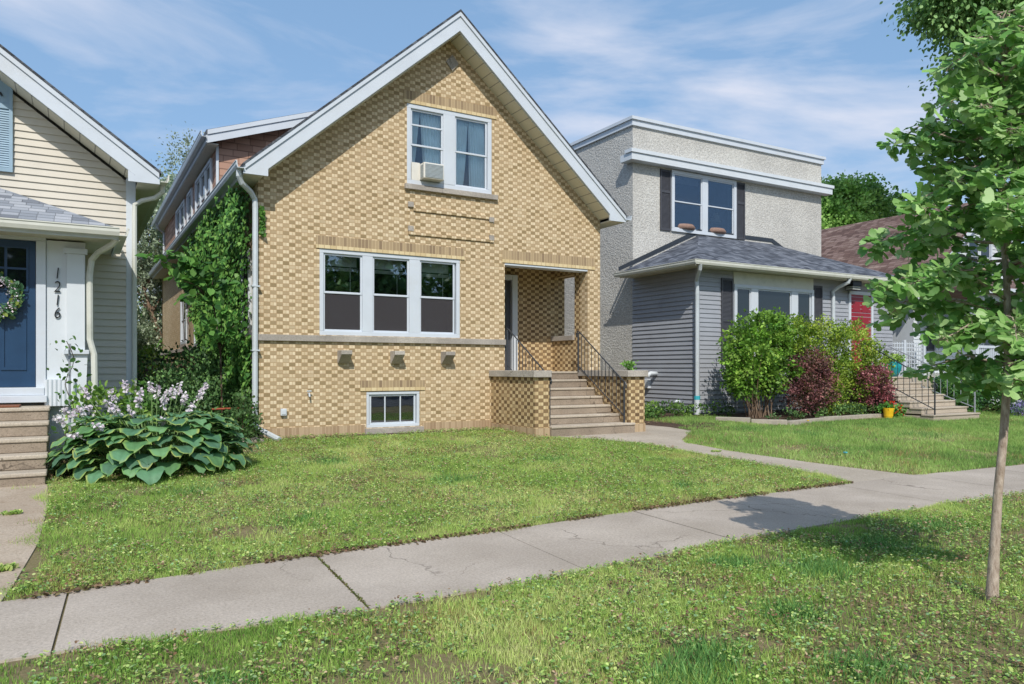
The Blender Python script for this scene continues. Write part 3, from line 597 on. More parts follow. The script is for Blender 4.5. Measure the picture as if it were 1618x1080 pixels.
# window air conditioner
A=thing('air_conditioner','white window air conditioner in the left upstairs window','air conditioner',(5.88,PL,5.22))
m=M(); m.box(5.74,6.16,PL-.20,PL+.05,5.235,5.54); m.build('housing','ac_plastic',A,bevel=.012)
m=M(); 
for k in range(11): m.box(5.765,6.135,PL-.212,PL-.200,5.26+.024*k,5.272+.024*k)
for k in range(8): m.box(5.728,5.74,PL-.17,PL-.05,5.27+.03*k,5.283+.03*k)
m.build('louvre','ac_grille',A)
m=M(); m.box(5.57,5.739,PL+.0,PL+.02,5.22,5.56); m.box(6.161,6.24,PL+.0,PL+.02,5.22,5.56); m.build('side_panel','ac_plastic',A); 
# ================================================================ LEFT HOUSE (cream siding)
L=thing('siding_house','cream clapboard house with a dark blue front door at the left edge','house',(-2.6,12.1,.3))
lz=lambda x: 4.66+.74*(1.16-x); XL=-3.4; lroof=lambda x: 4.66+.74*(1.16-x) if x>XL else 4.66+.74*(1.16-XL)-.74*(XL-x)
m=M().plate('f',PL,[[(-7.7,.2),(.70,.2),(.70,lroof(.70)-.42),(XL,lroof(XL)-.42),(-7.7,lroof(-7.7)-.42)]],-.2,-.012); m.box(.69,.80,PL+.015,28,.2,4.6)
clapboard(m,'f',PL,.45,8.0,.107,lambda z:max(-7.7,XL-(lroof(XL)-.42-z)/.74),lambda z:min(.70,XL+(lroof(XL)-.42-z)/.74))
z=.45
while z<4.55: m.add([(.825,PL+.1,z),(.825,28,z),(.805,28,z+.107),(.805,PL+.1,z+.107)],[(0,1,2,3)]); z+=.107
m.build('wall','cream_siding',L,recalc=False)
M().box(.70,.835,PL-.022,PL+.10,.4,4.62).build('corner_trim','white_vinyl',L,bevel=.004)
m=M(); m.add(slab(0,XL,1.16,12.83,29,.035,lroof),BX); m.add(slab(0,-8.0,XL,12.83,29,.035,lroof),BX); m.build('roof','dark_shingle',L)
m=M()
for (d0,d1,yf,t_) in ((.04,.36,12.87,.04),(.037,.12,12.845,.024)):
    e=1.13 if d1<.2 else .80; m.plate('f',yf,[[(-8,lroof(-8)-d0),(XL,lroof(XL)-d0),(e,lroof(e)-d0),(e,lroof(e)-d1),(XL,lroof(XL)-d1),(-8,lroof(-8)-d1)]],-t_,0)
m.plate('f',12.87,[[(.80,lroof(.8)-.04),(1.13,lroof(1.13)-.04),(1.14,4.47),(.70,4.47),(.70,lroof(.7)-.362),(.80,lroof(.8)-.362)]],-.04,0); m.build('rake_board','white_paint',L)
m=M(); m.plate('f',12.911,[[(XL,lroof(XL)-.35),(.72,lroof(.72)-.35),(.72,lroof(.72)-.368),(XL,lroof(XL)-.368)]],-.48,0); m.build('soffit','ribbed_soffit',L)
M().box(.835,1.14,12.911,29,4.47,4.49).build('soffit','soffit',L)
gutter(L,'y',1.27,1.15,12.83,29,4.50,4.62,mat='aged_white')
M().tube([(1.2,13.06,4.52),(1.2,13.08,4.40),(1.1,13.15,4.31),(.92,13.28,4.27),(.82,13.33,4.2),(.815,13.33,4.05),(.815,13.33,.6),(.83,13.25,.5)],.038,8).build('downspout','aged_white',L,recalc=False)
# shutter and its window (at the picture's left edge)
def shutter(parent,ax,pl,a0,a1,z0,z1,mat,split=.36,top_panel=False,n=18,proud=.03):
    m=M(); st_=.045
    m.wb(ax,pl,a0,a0+st_,z0,z1,.005,proud+.012); m.wb(ax,pl,a1-st_,a1,z0,z1,.005,proud+.012)
    zs=z1-(z1-z0)*split
    for a,b in ((z0,z0+.06),(z1-.06,z1),(zs-.035,zs+.035)): m.wb(ax,pl,a0+st_,a1-st_,a,b,.005,proud+.010)
    m.wb(ax,pl,a0+st_,a1-st_,z0+.06,z1-.06,.004,.014)
    for lo,hi in ((z0+.06,zs-.035),)+(() if top_panel else ((zs+.035,z1-.06),)):
        k=lo+.008
        while k<hi-.02:
            def w(u,v,d): return (u,pl-d,v) if ax=='f' else (pl-d,u,v)
            m.add([w(a0+st_,k,proud),w(a1-st_,k,proud),w(a1-st_,k+.03,.016),w(a0+st_,k+.03,.016),w(a0+st_,k-.004,.015),w(a1-st_,k-.004,.015)],[(0,1,2,3),(4,5,1,0)]); k+=.034
    return m.build('shutter',mat,parent,recalc=False)
shutter(L,'f',PL-.02,-1.18,-.80,4.51,5.95,'blue_paint',.33,True)
M().tube([(-.93,PL-.06,5.62),(-.95,PL-.06,5.66),(-1.0,PL-.06,5.68),(-1.04,PL-.06,5.64),(-1.04,PL-.06,5.60)],.014,6).build('scroll_ornament','black_metal',L,recalc=False)
window(L,'f',PL-.02,-2.6,-1.2,4.45,5.95,[(-2.5,-1.95),(-1.87,-1.3)],gl='dark_glass')
# small dormer on the right slope
m=M(); m.box(-.6,.62,17.0,17.15,5.0,5.75); m.box(.5,.62,17.15,21,5.0,5.75); m.build('dormer_wall','cream_siding',L)
m=M(); m.add([(-.9,16.8,6.35),(.85,16.8,5.78),(.85,21.3,5.78),(-.9,21.3,6.35),(-.9,16.8,6.25),(.85,16.8,5.68),(.85,21.3,5.68),(-.9,21.3,6.25)],BX); m.build('dormer_roof','dark_shingle',L); gutter(L,'y',.95,.85,16.8,21.3,5.68,5.79,mat='aged_white')
# porch
YP=12.1
m=M(); m.box(-3.2,-.46,YP+.05,YP+.15,1.14,1.35); m.box(-.34,.124,YP,PL-.015,.3,3.36); m.box(-3.2,-1.5,YP,YP+.15,.3,3.36); m.box(-1.5,-.34,YP+.01,YP+.15,3.34,3.36)
m.build('porch_wall','white_vinyl',L)
m=M(); m.box(-.46,-.345,YP-.03,YP+.10,1.30,3.34); m.box(-1.5,-1.38,YP-.03,YP+.10,1.30,3.34); m.box(-1.5,-.345,YP-.03,YP+.10,3.342,3.42); m.build('door_frame','white_paint',L,bevel=.006)
d=M(); d.box(-1.375,-.465,YP+.02,YP+.06,1.35,3.335)
D=d.build('door','door_blue',L,bevel=.004)
m=M()
for a,b in ((-1.27,-.98),(-.86,-.57)):
    for (x0,x1,z0,z1) in ((a,b,1.58,1.62),(a,b,2.38,2.42),(a,a+.04,1.62,2.38),(b-.04,b,1.62,2.38)): m.box(x0,x1,YP+.006,YP+.02,z0,z1)
for x in (-1.29,-1.05,-.80,-.56): m.box(x-.013,x+.013,YP+.0,YP+.02,2.66,3.24)
for z in (2.66,2.95,3.24): m.box(-1.3,-.55,YP+.001,YP+.02,z-.014,z+.014)
m.build('panel_moulding','door_blue',D)
for k,x in enumerate((-1.277,-1.037,-.787)):
    for z in (2.674,2.964): M().box(x,x+.214,YP+.012,YP+.018,z,z+.272).build('pane','dark_glass',D)
m=M(); m.box(-1.5,-.36,YP-.12,YP+.05,1.24,1.345); m.box(-1.5,-.33,YP-.16,YP+.04,1.145,1.238); m.build('threshold','white_paint',L,bevel=.006)
m=M(); m.box(-.10,.118,YP-.055,YP-.001,1.86,3.19); m.build('pilaster','white_vinyl',L,bevel=.004)
M().box(-.135,.15,YP-.085,YP-.001,3.19,3.265).build('pilaster_cap','white_paint',L,bevel=.006)
M().box(-.135,.17,YP-.10,YP-.001,1.80,1.86).build('pilaster_ledge','white_paint',L,bevel=.006)
m=M(); m.plate('f',YP-.002,[[(-.06,.6),(.11,.6),(.15,1.80),(-.08,1.80)]],0,.05); m.build('pilaster_base','white_vinyl',L)
# fluted white base
m=M(); n=60; V=[];F_=[]
for i in range(n+1):
    u=i/n; x=-.36+.36*u; y=YP-.10-.018*abs(math.sin(u*math.pi*7)); V+=[(x,y,1.09),(x,y,1.45),(x,YP-.002,1.45),(x,YP-.002,1.09)]
for i in range(n): q=4*i; F_+=[(q,q+4,q+5,q+1),(q+1,q+5,q+6,q+2)]
F_+=[(0,1,2,3),(4*n,4*n+3,4*n+2,4*n+1)]; m.add(V,F_); m.build('fluted_base','white_vinyl',L,recalc=False)
# porch hip roof
pz=lambda x,y: min(3.50+.47*(.52-x),3.50+.47*(y-11.55))
def hip(m,x0,x1,y0,y1,ze,p,t=.10,left=True,right=True):
    rise=p*(y1-y0); run=(y1-y0)
    a=(x0,y0,ze); b=(x1,y0,ze); c=(x1-run if right else x1,y1,ze+rise); d=(x0+run if left else x0,y1,ze+rise); e=(x1,y1,ze if right else ze+rise); f=(x0,y1,ze if left else ze+rise)
    top=[a,b,c,d,e,f]; lo=[(q[0],q[1],ze-t) for q in (a,b,e,f)]
    m.add(top+lo,[(0,1,2,3)]+([(1,4,2)] if right else [])+([(0,3,5)] if left else [])+[(6,7,1,0),(7,8,4,1),(9,6,0,5)]+[(9,8,7,6)]); return m
hip(M(),-6,.50,11.57,PL-.02,3.52,.47,left=False).build('porch_roof','pale_shingle',L,recalc=False)
M().box(-6,.48,11.60,PL-.03,3.385,3.417).build('porch_soffit','soffit',L)
m=M(); m.box(-6,.50,11.565,11.59,3.36,3.46); m.box(.49,.512,11.59,PL-.03,3.36,3.46); m.build('porch_fascia','white_paint',L)
gutter(L,'x',-6,.52,11.45,11.56,3.40,3.51,mat='aged_white'); gutter(L,'y',.63,.515,11.46,PL-.05,3.40,3.51,mat='aged_white')
M().tube([(.50,11.62,3.38),(.44,11.72,3.31),(.28,11.95,3.22),(.20,12.04,3.12),(.175,12.05,2.9),(.18,12.05,2.0),(.23,12.05,1.80),(.24,12.04,1.1),(.25,12.04,.5)],.042,8).build('downspout','aged_white',L,recalc=False)
# house number
def numeral(ch,x,z,h,parent):
    cu=bpy.data.curves.new('num','FONT'); cu.body=ch; cu.size=h*1.42; cu.extrude=.006; cu.offset=-.002; cu.resolution_u=4
    ob=bpy.data.objects.new('num',cu); COL.objects.link(ob); dg=bpy.context.evaluated_depsgraph_get(); me=bpy.data.meshes.new_from_object(ob.evaluated_get(dg)); bpy.data.objects.remove(ob)
    n=len(me.vertices); co=np.empty(n*3); me.vertices.foreach_get('co',co); co=co.reshape(-1,3)
    cx=(co[:,0].min()+co[:,0].max())/2; sx=.82
    org=ORG[parent.name]; V=np.stack([(co[:,0]-cx)*sx+x+co[:,1]*.10-org.x,(YP-.02-co[:,2])-org.y,co[:,1]+z-org.z],1); me.vertices.foreach_set('co',V.ravel()); me.materials.clear(); me.materials.append(MT['black_metal'])
    o=bpy.data.objects.new('house_numeral',me); COL.objects.link(o); o.parent=parent; return o
for ch,z in zip("1216",(2.84,2.655,2.47,2.295)): numeral(ch,-.215,z,.155,L)
# steps
zs=[.235,.40,.575,.75,.93,1.10]
st=M(); tr=M()
for k in range(5):
    y=10.28+.30*k; st.box(-1.6,-.30,y+.012,12.0,zs[k] if k else .1,zs[k+1]-.05); tr.box(-1.6,-.285,y-.008,y+.32 if k<4 else 12.1,zs[k+1]-.05,zs[k+1])
st.build('step_riser','riser_concrete',L,bevel=.012); tr.build('step_tread','tread_concrete',L,bevel=.014)
mt=M().box(-1.45,-.62,11.52,11.92,1.101,1.125).build('doormat','mat_brown',bevel=.006,label='flat brown doormat in front of the dark blue door',cat='doormat')
# old iron post beside the steps
P_=thing('railing_post','flaking iron railing post at the side of the left steps, a vine on it','post',(-.06,11.2,.3))
m=M(); m.box(-.075,-.045,11.18,11.21,.3,1.92); m.build('post','silver_iron',P_)
V_=thing('climbing_vine','thin leafy vine winding up the iron railing post','vine',(-.02,11.15,.3))
pts=[(-.06+.05*math.sin(k*1.1),11.15+.05*math.cos(k*1.1),.3+k*.11) for k in range(16)]; M().tube(pts,[.005]*16,5).build('stem','dark_bark',V_,recalc=False)
Cv=np.array([pts[i] for i in rng.integers(3,16,70)])+rng.normal(size=(70,3))*np.array([.10,.04,.06]); leaves('foliage',Cv,rdir(70),rdir(70,.8),.05+.04*rng.random(70),palette(70,['4E7A3A','6D9A48','3A5E2C']),'leaf','oval',V_)
# wreath
Wr=thing('door_wreath','round wreath of green leaves and pale flowers hanging on the dark blue door','wreath',(-.90,12.06,2.56))
a=rng.random(420)*6.283; Cw=np.stack([-.90+.21*np.cos(a)+rng.normal(0,.035,420),12.055+rng.normal(0,.022,420)-.02,2.57+.21*np.sin(a)+rng.normal(0,.035,420)],1)
Dw=np.stack([np.cos(a+.8),-.5*np.ones(420),np.sin(a+.8)],1)+rdir(420)*.6
leaves('leaves',Cw,Dw,rdir(420)+np.array([0,-1,0]),.05+.04*rng.random(420),palette(420,['5E8E62','7FAE86','8FA04E','3E6B45']),'leaf','oval',Wr)
a=rng.random(260)*6.283; q=rng.integers(0,9,260); a=q*.7+rng.normal(0,.12,260); Cw=np.stack([-.90+.21*np.cos(a)+rng.normal(0,.03,260),11.99+rng.normal(0,.015,260),2.57+.21*np.sin(a)+rng.normal(0,.03,260)],1)
leaves('flowers',Cw,rdir(260),rdir(260),.025+.02*rng.random(260),palette(260,['EFE8EC','E6D2DC','DCD6E8']),'petal','diamond',Wr)
M().tube([(-.90+.2*math.cos(k*.3),12.05,2.57+.2*math.sin(k*.3)) for k in range(22)],.018,6).build('ring','dark_bark',Wr,recalc=False)
# ================================================================ STUCCO HOUSE
S=thing('stucco_house','flat roofed white stucco house with a grey shingled front porch roof','house',(18,14.4,.45))
ST=17.0
m=M().plate('f',ST,[[(13.92,.4),(22.2,.4),(22.2,8.62),(13.92,8.62)],[(15.45,5.78),(17.98,5.78),(17.98,7.45),(15.45,7.45)]],-.25,0); m.box(13.92,14.15,ST+.252,30,.4,8.62); m.box(21.95,22.2,ST+.252,30,.4,8.62); m.box(14.151,21.949,ST+.252,30,8.3,8.5); m.build('wall','stucco',S)
m=M(); 
for (o_,z0,z1) in ((.06,8.621,8.78),(.11,8.781,8.87)):
    m.box(13.92-o_,22.2+o_,ST-o_,ST+.3,z0,z1); m.box(13.92-o_,14.2,ST+.301,30,z0,z1); m.box(21.9,22.2+o_,ST+.301,30,z0,z1)
m.build('coping','white_paint',S)
m=M(); m.box(13.66,22.42,ST-.28,ST-.001,7.56,7.62); m.box(13.66,22.42,ST-.28,ST-.001,7.621,7.76); m.box(13.62,22.46,ST-.32,ST-.001,7.761,7.86); m.box(13.66,13.919,ST+0,ST+.25,7.56,7.76); m.build('cornice','white_vinyl',S)
ws=window(S,'f',ST,15.37,18.06,5.70,7.53,[(15.47,16.60),(16.83,17.95)],cas=.10,dep=.06,gl='dim_glass',name='window',back=.9)
for x in (16.0,17.3): M().lathe((x,ST+.25,5.80),[(.02,0),(.40,.0),(.44,.08),(.38,.16),(.2,.20),(.02,.21)],18).build('cushion','cushion',ws,smooth=True,recalc=False)
M().lathe((17.62,ST+.4,6.25),[(.19,0),(.06,.30)],16).build('lamp_shade','lamp_shade',ws,recalc=False)
M().box(15.5,16.58,ST+.10,ST+.12,7.2,7.42).build('blind','blind',ws)
shutter(S,'f',ST,14.94,15.34,5.70,7.50,'charcoal_paint',.36); shutter(S,'f',ST,18.08,18.46,5.70,7.50,'charcoal_paint',.36)
# things seen behind the upstairs glass are mounted just outside the dark pane's plane as part of the window display
GP=14.4
m=M().plate('f',GP,[[(13.91,.4),(22.2,.4),(22.2,4.2),(13.91,4.2)]],-.15,-.012); m.box(13.93,14.05,GP+.16,ST-.005,.4,4.2); m.box(22.05,22.19,GP+.16,ST-.005,.4,4.2)
clapboard(m,'f',GP,.45,4.2,.118,lambda z:13.97,lambda z:22.2)
z=.45
while z<4.2: zt=min(z+.118,4.2); m.add([(13.893,GP+.07,z),(13.893,ST-.01,z),(13.918,ST-.01,zt),(13.918,GP+.07,zt),(13.93,GP+.07,z),(13.93,ST-.01,z)],[(0,3,2,1),(4,0,1,5)]); z+=.118
m.build('porch_wall','grey_siding',S,recalc=False)
M().box(13.885,13.99,GP-.022,GP+.075,.42,4.2).build('corner_trim','grey_siding',S,bevel=.004)
m=hip(M(),13.45,22.75,13.95,ST-.004,4.34,.44); m.build('porch_roof','grey_shingle',S,recalc=False)
M().box(13.47,22.73,13.97,ST-.01,4.203,4.238).build('porch_soffit','soffit',S)
# lead flashing where the roof meets the stucco
M().plate('f',ST-.001,[[(13.40,4.38),(16.5,5.74),(19.7,5.74),(22.8,4.38),(22.8,4.50),(19.75,5.86),(16.45,5.86),(13.40,4.50)]],.002,.02).build('flashing','iron',S)
m=M(); m.box(13.45,22.75,13.945,13.965,4.18,4.30); m.box(13.44,13.46,13.966,ST,4.18,4.30); m.build('porch_fascia','aged_white',S)
gutter(S,'x',13.33,22.87,13.82,13.94,4.21,4.33,mat='aged_white'); gutter(S,'y',13.31,13.435,13.83,ST+.1,4.21,4.33,mat='aged_white')
for x in (13.85,19.25):
    M().tube([(x-.33 if x<15 else x+.15,13.88,4.22),(x-.30 if x<15 else x+.13,13.92,4.10),(x-.12 if x<15 else x+.05,14.18,3.99),(x-.02,14.33,3.86),(x,14.33,3.68),(x,14.33,.95),(x,14.33,.5)],.052,8).build('downspout','gutter_metal',S,recalc=False)
M().tube([(13.85,14.33,.42),(13.85,14.33,.86)],.075,10).build('drain_sleeve','white_vinyl',S,recalc=False); M().tube([(13.85,14.33,.80),(13.85,14.33,.90)],.078,10,cap=False).build('drain_collar','teal_plastic',S,recalc=False)
# picture window: three lights under a cream head panel
m=M(); m.wb('f',GP,15.2,18.4,3.86,4.19,0,.05); m.build('window_head','aged_white',S,bevel=.005)
window(S,'f',GP,15.2,18.4,1.75,3.86,[(15.30,15.83),(16.10,17.45),(17.72,18.28)],cas=.09,dep=.075,kind='fix',gl='dark_glass')
shutter(S,'f',GP-.01,14.75,15.17,1.75,4.0,'charcoal_paint',.5); shutter(S,'f',GP-.01,18.43,18.80,1.75,4.0,'charcoal_paint',.5)
# red door
m=M(); m.wb('f',GP,20.02,20.11,1.40,3.92,0,.05); m.wb('f',GP,21.09,21.18,1.40,3.92,0,.05); m.wb('f',GP,20.02,21.18,3.83,3.93,0,.052); m.build('door_frame','white_paint',S,bevel=.005)
D=M().wb('f',GP,20.112,21.088,1.42,3.828,0,.02).build('door','door_red',S)
for a,b in ((20.22,20.55),(20.65,20.98)):
    for z0,z1 in ((1.6,2.3),(2.45,3.15),(3.3,3.62)): M().wb('f',GP,a,b,z0,z1,.02,.032).build('panel','door_red',D,bevel=.01)
M().lathe((20.98,GP-.06,2.4),[(.0,-.03),(.03,-.02),(.035,0),(.03,.02),(0,.03)],10).build('door_knob','silver_iron',D,recalc=False)
m=M(); m.box(19.75,20.15,13.98+.05,14.30,4.05,4.20); m.build('lamp_canopy','black_metal',S); 
m=M(); m.box(19.77,20.13,14.06,14.28,3.93,4.04); LH=m.build('porch_lamp','aged_white',S)
m=M()
for z in (3.92,3.98,4.03): m.box(19.745,20.155,14.035,14.305,z,z+.014)
m.build('lamp_band','black_metal',LH)
# vent pipes on the siding
for y0 in (15.95,16.5):
    m=M(); m.tube([(13.93,y0,1.46),(13.68,y0,1.47),(13.60,y0,1.43),(13.58,y0,1.36)],[.06,.06,.062,.065],10); m.build('vent_pipe','white_vinyl',S,recalc=False,smooth=True)
m=M(); m.box(13.80,13.93,16.2,16.42,1.05,1.30); m.build('meter_box','white_vinyl',S,bevel=.01)
M().tube([(13.93,15.05,.72),(13.80,15.05,.74),(13.76,15.05,.68)],.035,8).build('vent_pipe','white_vinyl',S,recalc=False)
# stoop
zt=[.28+.1557*k for k in range(8)]
st=M(); tr=M()
for k in range(7):
    y=10.95+.31*k; st.box(18.6,20.68,y+.012,GP-.02,zt[k]-.1 if k==0 else zt[k],zt[k+1]-.04); tr.box(18.58,20.7,y-.01,y+.33 if k<6 else GP-.02,zt[k+1]-.04,zt[k+1])
st.build('step_riser','tread_concrete',S,bevel=.01); tr.build('step_tread','tread_concrete',S,bevel=.01)
M().box(20.681,21.9,12.9,GP-.02,.3,zt[7]-.002).build('landing','tread_concrete',S,bevel=.01)
rail(S,18.68,12.95,2.28,10.98,1.22,1.37,.44,12,mat='iron',r0=.016); rail(S,20.62,13.6,2.28,11.05,1.12,1.37,.44,14,mat='silver_iron',r0=.016)
m=M()
for s1 in (1,-1):
    for sz in (1,-1): m.tube([(18.68,12.62+s1*(.10*math.cos(a_)*(1-a_/9)),1.78+sz*(.22+.10*math.sin(a_)*(1-a_/9))) for a_ in [k*.5 for k in range(14)]],.007,5)
m.tube([(18.68,12.60,1.40),(18.68,12.60,2.15)],.012,5); m.build('scroll_panel','iron',S,recalc=False)
# ================================================================ THIRD HOUSE
T=thing('brown_roof_house','pale grey house with a large brown shingle roof behind the young tree','house',(28,14.9,.45))
XT=28.0; tz=lambda x: 7.63-.78*abs(x-XT); TY=14.9
m=M().plate('f',TY,[[(24.1,.4),(31.9,.4),(31.9,tz(31.9)-.3),(XT,7.33),(24.1,tz(24.1)-.3)]],-.2,-.01); clapboard(m,'f',TY,.5,7.2,.13,lambda z:max(24.1,XT-(7.33-z)/.78),lambda z:min(31.9,XT+(7.33-z)/.78)); m.box(24.1,24.25,TY+.2,31,.4,4.2); m.box(31.75,31.9,TY+.2,31,.4,4.2)
m.build('wall','white_vinyl',T,recalc=False)
m=M(); m.add(slab(0,23.6,XT,14.4,31.5,.12,tz),BX); m.add(slab(0,XT,32.4,14.4,31.5,.12,tz),BX); m.build('roof','brown_shingle',T)
m=M(); m.plate('f',14.42,[[(23.6,tz(23.6)-.125),(XT,7.508),(32.4,tz(32.4)-.122),(32.4,tz(32.4)-.38),(XT,7.25),(23.6,tz(23.6)-.38)]],-.04,0); m.build('rake_board','white_paint',T)
gutter(T,'y',23.45,23.6,14.4,31.5,tz(23.6)-.14,tz(23.6)-.02)
window(T,'f',TY,27.2,28.8,4.9,6.3,[(27.3,27.95),(28.05,28.7)],gl='dark_glass',dep=.09)
for a in (25.3,28.2): window(T,'f',TY,a,a+2.0,2.2,3.95,[(a+.1,a+.95),(a+1.05,a+1.9)],gl='dark_glass',div=(2,4),kind='fix',dep=.08)
shutter(T,'f',TY-.01,24.85,25.25,2.2,3.95,'charcoal_paint',.5)
hip(M(),23.9,32.1,12.7,TY-.02,4.15,.35).build('porch_roof','brown_shingle',T,recalc=False)
m=M(); m.box(23.9,32.1,12.68,12.70,3.95,4.15); m.box(24.2,31.8,12.95,13.1,3.75,3.95); m.build('porch_beam','white_paint',T)
for x in (24.3,28.0,31.6): M().box(x-.09,x+.09,12.93,13.11,1.45,3.749).build('porch_post','white_paint',T,bevel=.01)
M().box(24.1,31.9,12.85,TY-.03,1.3,1.45).build('porch_floor','aged_white',T); M().box(24.15,31.85,12.95,13.05,.4,1.299).build('porch_skirt','white_vinyl',T)
for x0,x1 in ((24.4,27.9),(28.1,31.5)):
    m=M(); m.box(x0,x1,12.98,13.06,2.25,2.33); m.box(x0,x1,12.99,13.05,1.55,1.61); n=int((x1-x0)/.11)
    for k in range(n): x=x0+.05+k*.11; m.box(x,x+.04,13.0,13.04,1.611,2.249)
    m.build('balustrade','white_paint',T)
# lattice fence between the houses
Lf=thing('lattice_fence','white square lattice panel beside the top of the right hand steps','fence',(23,14.55,.4))
m=M()
for k in range(17): x=21.95+k*.13; m.box(x,x+.03,14.50,14.515,1.2,2.45)
for k in range(10): z=1.22+k*.13; m.box(21.95,24.08,14.516,14.53,z,z+.03)
m.build('lattice','white_paint',Lf)
for x in (21.90,23.0,24.06): M().box(x-.05,x+.05,14.47,14.56,.4,2.52).build('post','white_paint',Lf,bevel=.01)
M().box(21.96,24.05,14.48,14.55,.4,1.19).build('skirt_board','white_vinyl',Lf)
# brick garage seen through the gap
Gr=thing('garage','small red brick garage far back in the gap between two houses','garage',(3.0,36,.38))
m=M(); m.box(1.6,3.5,36,40,.38,2.05); m.build('wall','red_brick',Gr); m=M(); m.add([(1.4,35.8,2.05),(3.8,35.8,2.05),(3.8,40.2,2.05),(1.4,40.2,2.05),(1.4,38,2.7),(3.8,38,2.7)],[(0,1,5,4),(2,3,4,5),(0,4,3),(1,2,5),(0,3,2,1)]); m.build('roof','dark_shingle',Gr)
# ================================================================ GRASS
LAWNS=dict(parkway=(-9,26,.6,5.15),front=(-1.4,14,6.0,14.6),right=(9,34,6.2,14.2))
PAVED=[SIDE,WALK,LPATH]
def grass(name,label,area,n,blade,wid,cols,thin=.25,edge=True,extra=None,mask=None,seg=True):
    x0,x1,y0,y1=area; x=rng.uniform(x0,x1,n); y=rng.uniform(y0,y1,n)
    # ragged lawn edges: the test point is jittered so some tufts lean over the concrete
    jx_=x+(vn(x,y,.35)-.5)*.16+rng.normal(0,.015,n); jy=y+(vn(y+9,x,.35)-.5)*.16+rng.normal(0,.015,n)
    k=np.ones(n,bool)
    for p in PAVED:
        e=1.0 if p is not LPATH else 2.6; k&=~inpoly(x+(jx_-x)*e,y+(jy-y)*e,p)
    for p in HOUSES: k&=~((x>p[0]-.02)&(x<p[2]+.02)&(y>p[1]-.02)&(y<p[3]+.02))
    if mask is not None: k&=mask(x,y)
    # only what the street view can take in, with a wide margin either side
    a=np.degrees(np.arctan2(x,y+1.5)); k&=(a>-42)&(a<76)
    dens=vn(x,y,.45)*.5+vn(x,y,.16)*.35+vn(x,y,1.7)*.3; k&=(rng.random(n)<np.clip((dens-thin)*3.2,.10,1))
    x,y=x[k],y[k]; n=len(x); z=gz(y)
    h=blade*(.55+.75*rng.random(n))*(.7+.6*vn(x,y,.3))*(.7+.6*vn(x+31,y,1.4)); ww=wid*(.7+.6*rng.random(n)); an=rng.random(n)*6.283; lean=rng.normal(0,.55,n)*h; lx=np.cos(an*3)*lean; ly=np.sin(an*3)*lean
    cx,cy=np.cos(an)*ww/2,np.sin(an)*ww/2
    if seg:
        V=np.empty((n,5,3)); V[:,0]=np.stack([x-cx,y-cy,z],1); V[:,1]=np.stack([x+cx,y+cy,z],1)
        V[:,2]=np.stack([x+cx*.8+lx*.35,y+cy*.8+ly*.35,z+h*.55],1); V[:,3]=np.stack([x-cx*.8+lx*.35,y-cy*.8+ly*.35,z+h*.55],1); V[:,4]=np.stack([x+lx,y+ly,z+h*.95],1)
        b=(np.arange(n)*5)[:,None]; F_=[b+np.array([0,1,2,3]),b+np.array([3,2,4])]; kk=5
    else:
        V=np.empty((n,3,3)); V[:,0]=np.stack([x-cx,y-cy,z],1); V[:,1]=np.stack([x+cx,y+cy,z],1); V[:,2]=np.stack([x+lx,y+ly,z+h],1); F_=[(np.arange(n)*3)[:,None]+np.array([0,1,2])]; kk=3
    P=np.array([lin(c) for c in cols]); t=np.clip(vn(x,y,.8)*.45+(vn(x+60,y,2.1)-.5)*.45+vn(x,y,.22)*.35+rng.random(n)*.45-.1,0,.999)*(len(cols)-1); i=t.astype(int); f=(t-i)[:,None]
    c=P[i]*(1-f)+P[np.minimum(i+1,len(cols)-1)]*f; dry=(vn(x+40,y,.6)*.6+rng.random(n)*.5)>.86; c[dry]=np.array(lin('B3A06C'))*(.7+.5*rng.random((dry.sum(),1)))
    c=np.clip(c*(1+rng.normal(0,.16,(n,1))),0,1)
    return npmesh(name,V.reshape(-1,3),F_,np.repeat(c,kk,axis=0),'grass_blade',kind='stuff',label=label)
def weeds(name,label,area,n,size,cols,mask=None,thr=.5,zoff=.02,tm='oval'):
    x0,x1,y0,y1=area; nc=n//5; cx=rng.uniform(x0,x1,nc); cy=rng.uniform(y0,y1,nc); k=np.ones(nc,bool)
    for p in PAVED: k&=~inpoly(cx,cy,p)
    for p in HOUSES: k&=~((cx>p[0])&(cx<p[2])&(cy>p[1])&(cy<p[3]))
    k&=(vn(cx+13,cy+5,.7)*.6+vn(cx,cy+50,.25)*.4)>thr
    if mask is not None: k&=mask(cx,cy)
    a=np.degrees(np.arctan2(cx,cy+1.5)); k&=(a>-42)&(a<76)
    cx,cy=cx[k],cy[k]; i=np.repeat(np.arange(len(cx)),5); m_=len(i); an=rng.random(m_)*6.283; x=cx[i]+np.cos(an)*size*.2; y=cy[i]+np.sin(an)*size*.2
    C=np.stack([x,y,gz(y)+zoff*(.5+rng.random(m_))],1); D=np.stack([np.cos(an),np.sin(an),.1+.5*rng.random(m_)],1); N=np.tile([0,0,1.],(m_,1))+rng.normal(0,.3,(m_,3))
    return leaves(name,C,D,N,size*(.5+.8*rng.random(m_)),palette(m_,cols,.18),'grass_blade',tm,kind='stuff',label=label)
GC=['6A9044','8CB254','A8C666','C0D27C','D8DC98']
near=lambda x,y:((np.hypot((x-4.75)/1.5,y-2.75)>.45+.6*vn(x,y,.3))&(vn(x+3,y+8,.55)*.7+vn(x,y,.2)*.3>.30))|(rng.random(len(x))<.22)
grass('grass','short patchy green and dry grass on the near parkway',(-1.2,9,1.6,5.15),260000,.045,.0045,GC,.30,mask=near)
grass('grass','green grass further along the parkway by the sidewalk',(9,34,1.6,5.1),110000,.06,.008,GC,.25,seg=False)
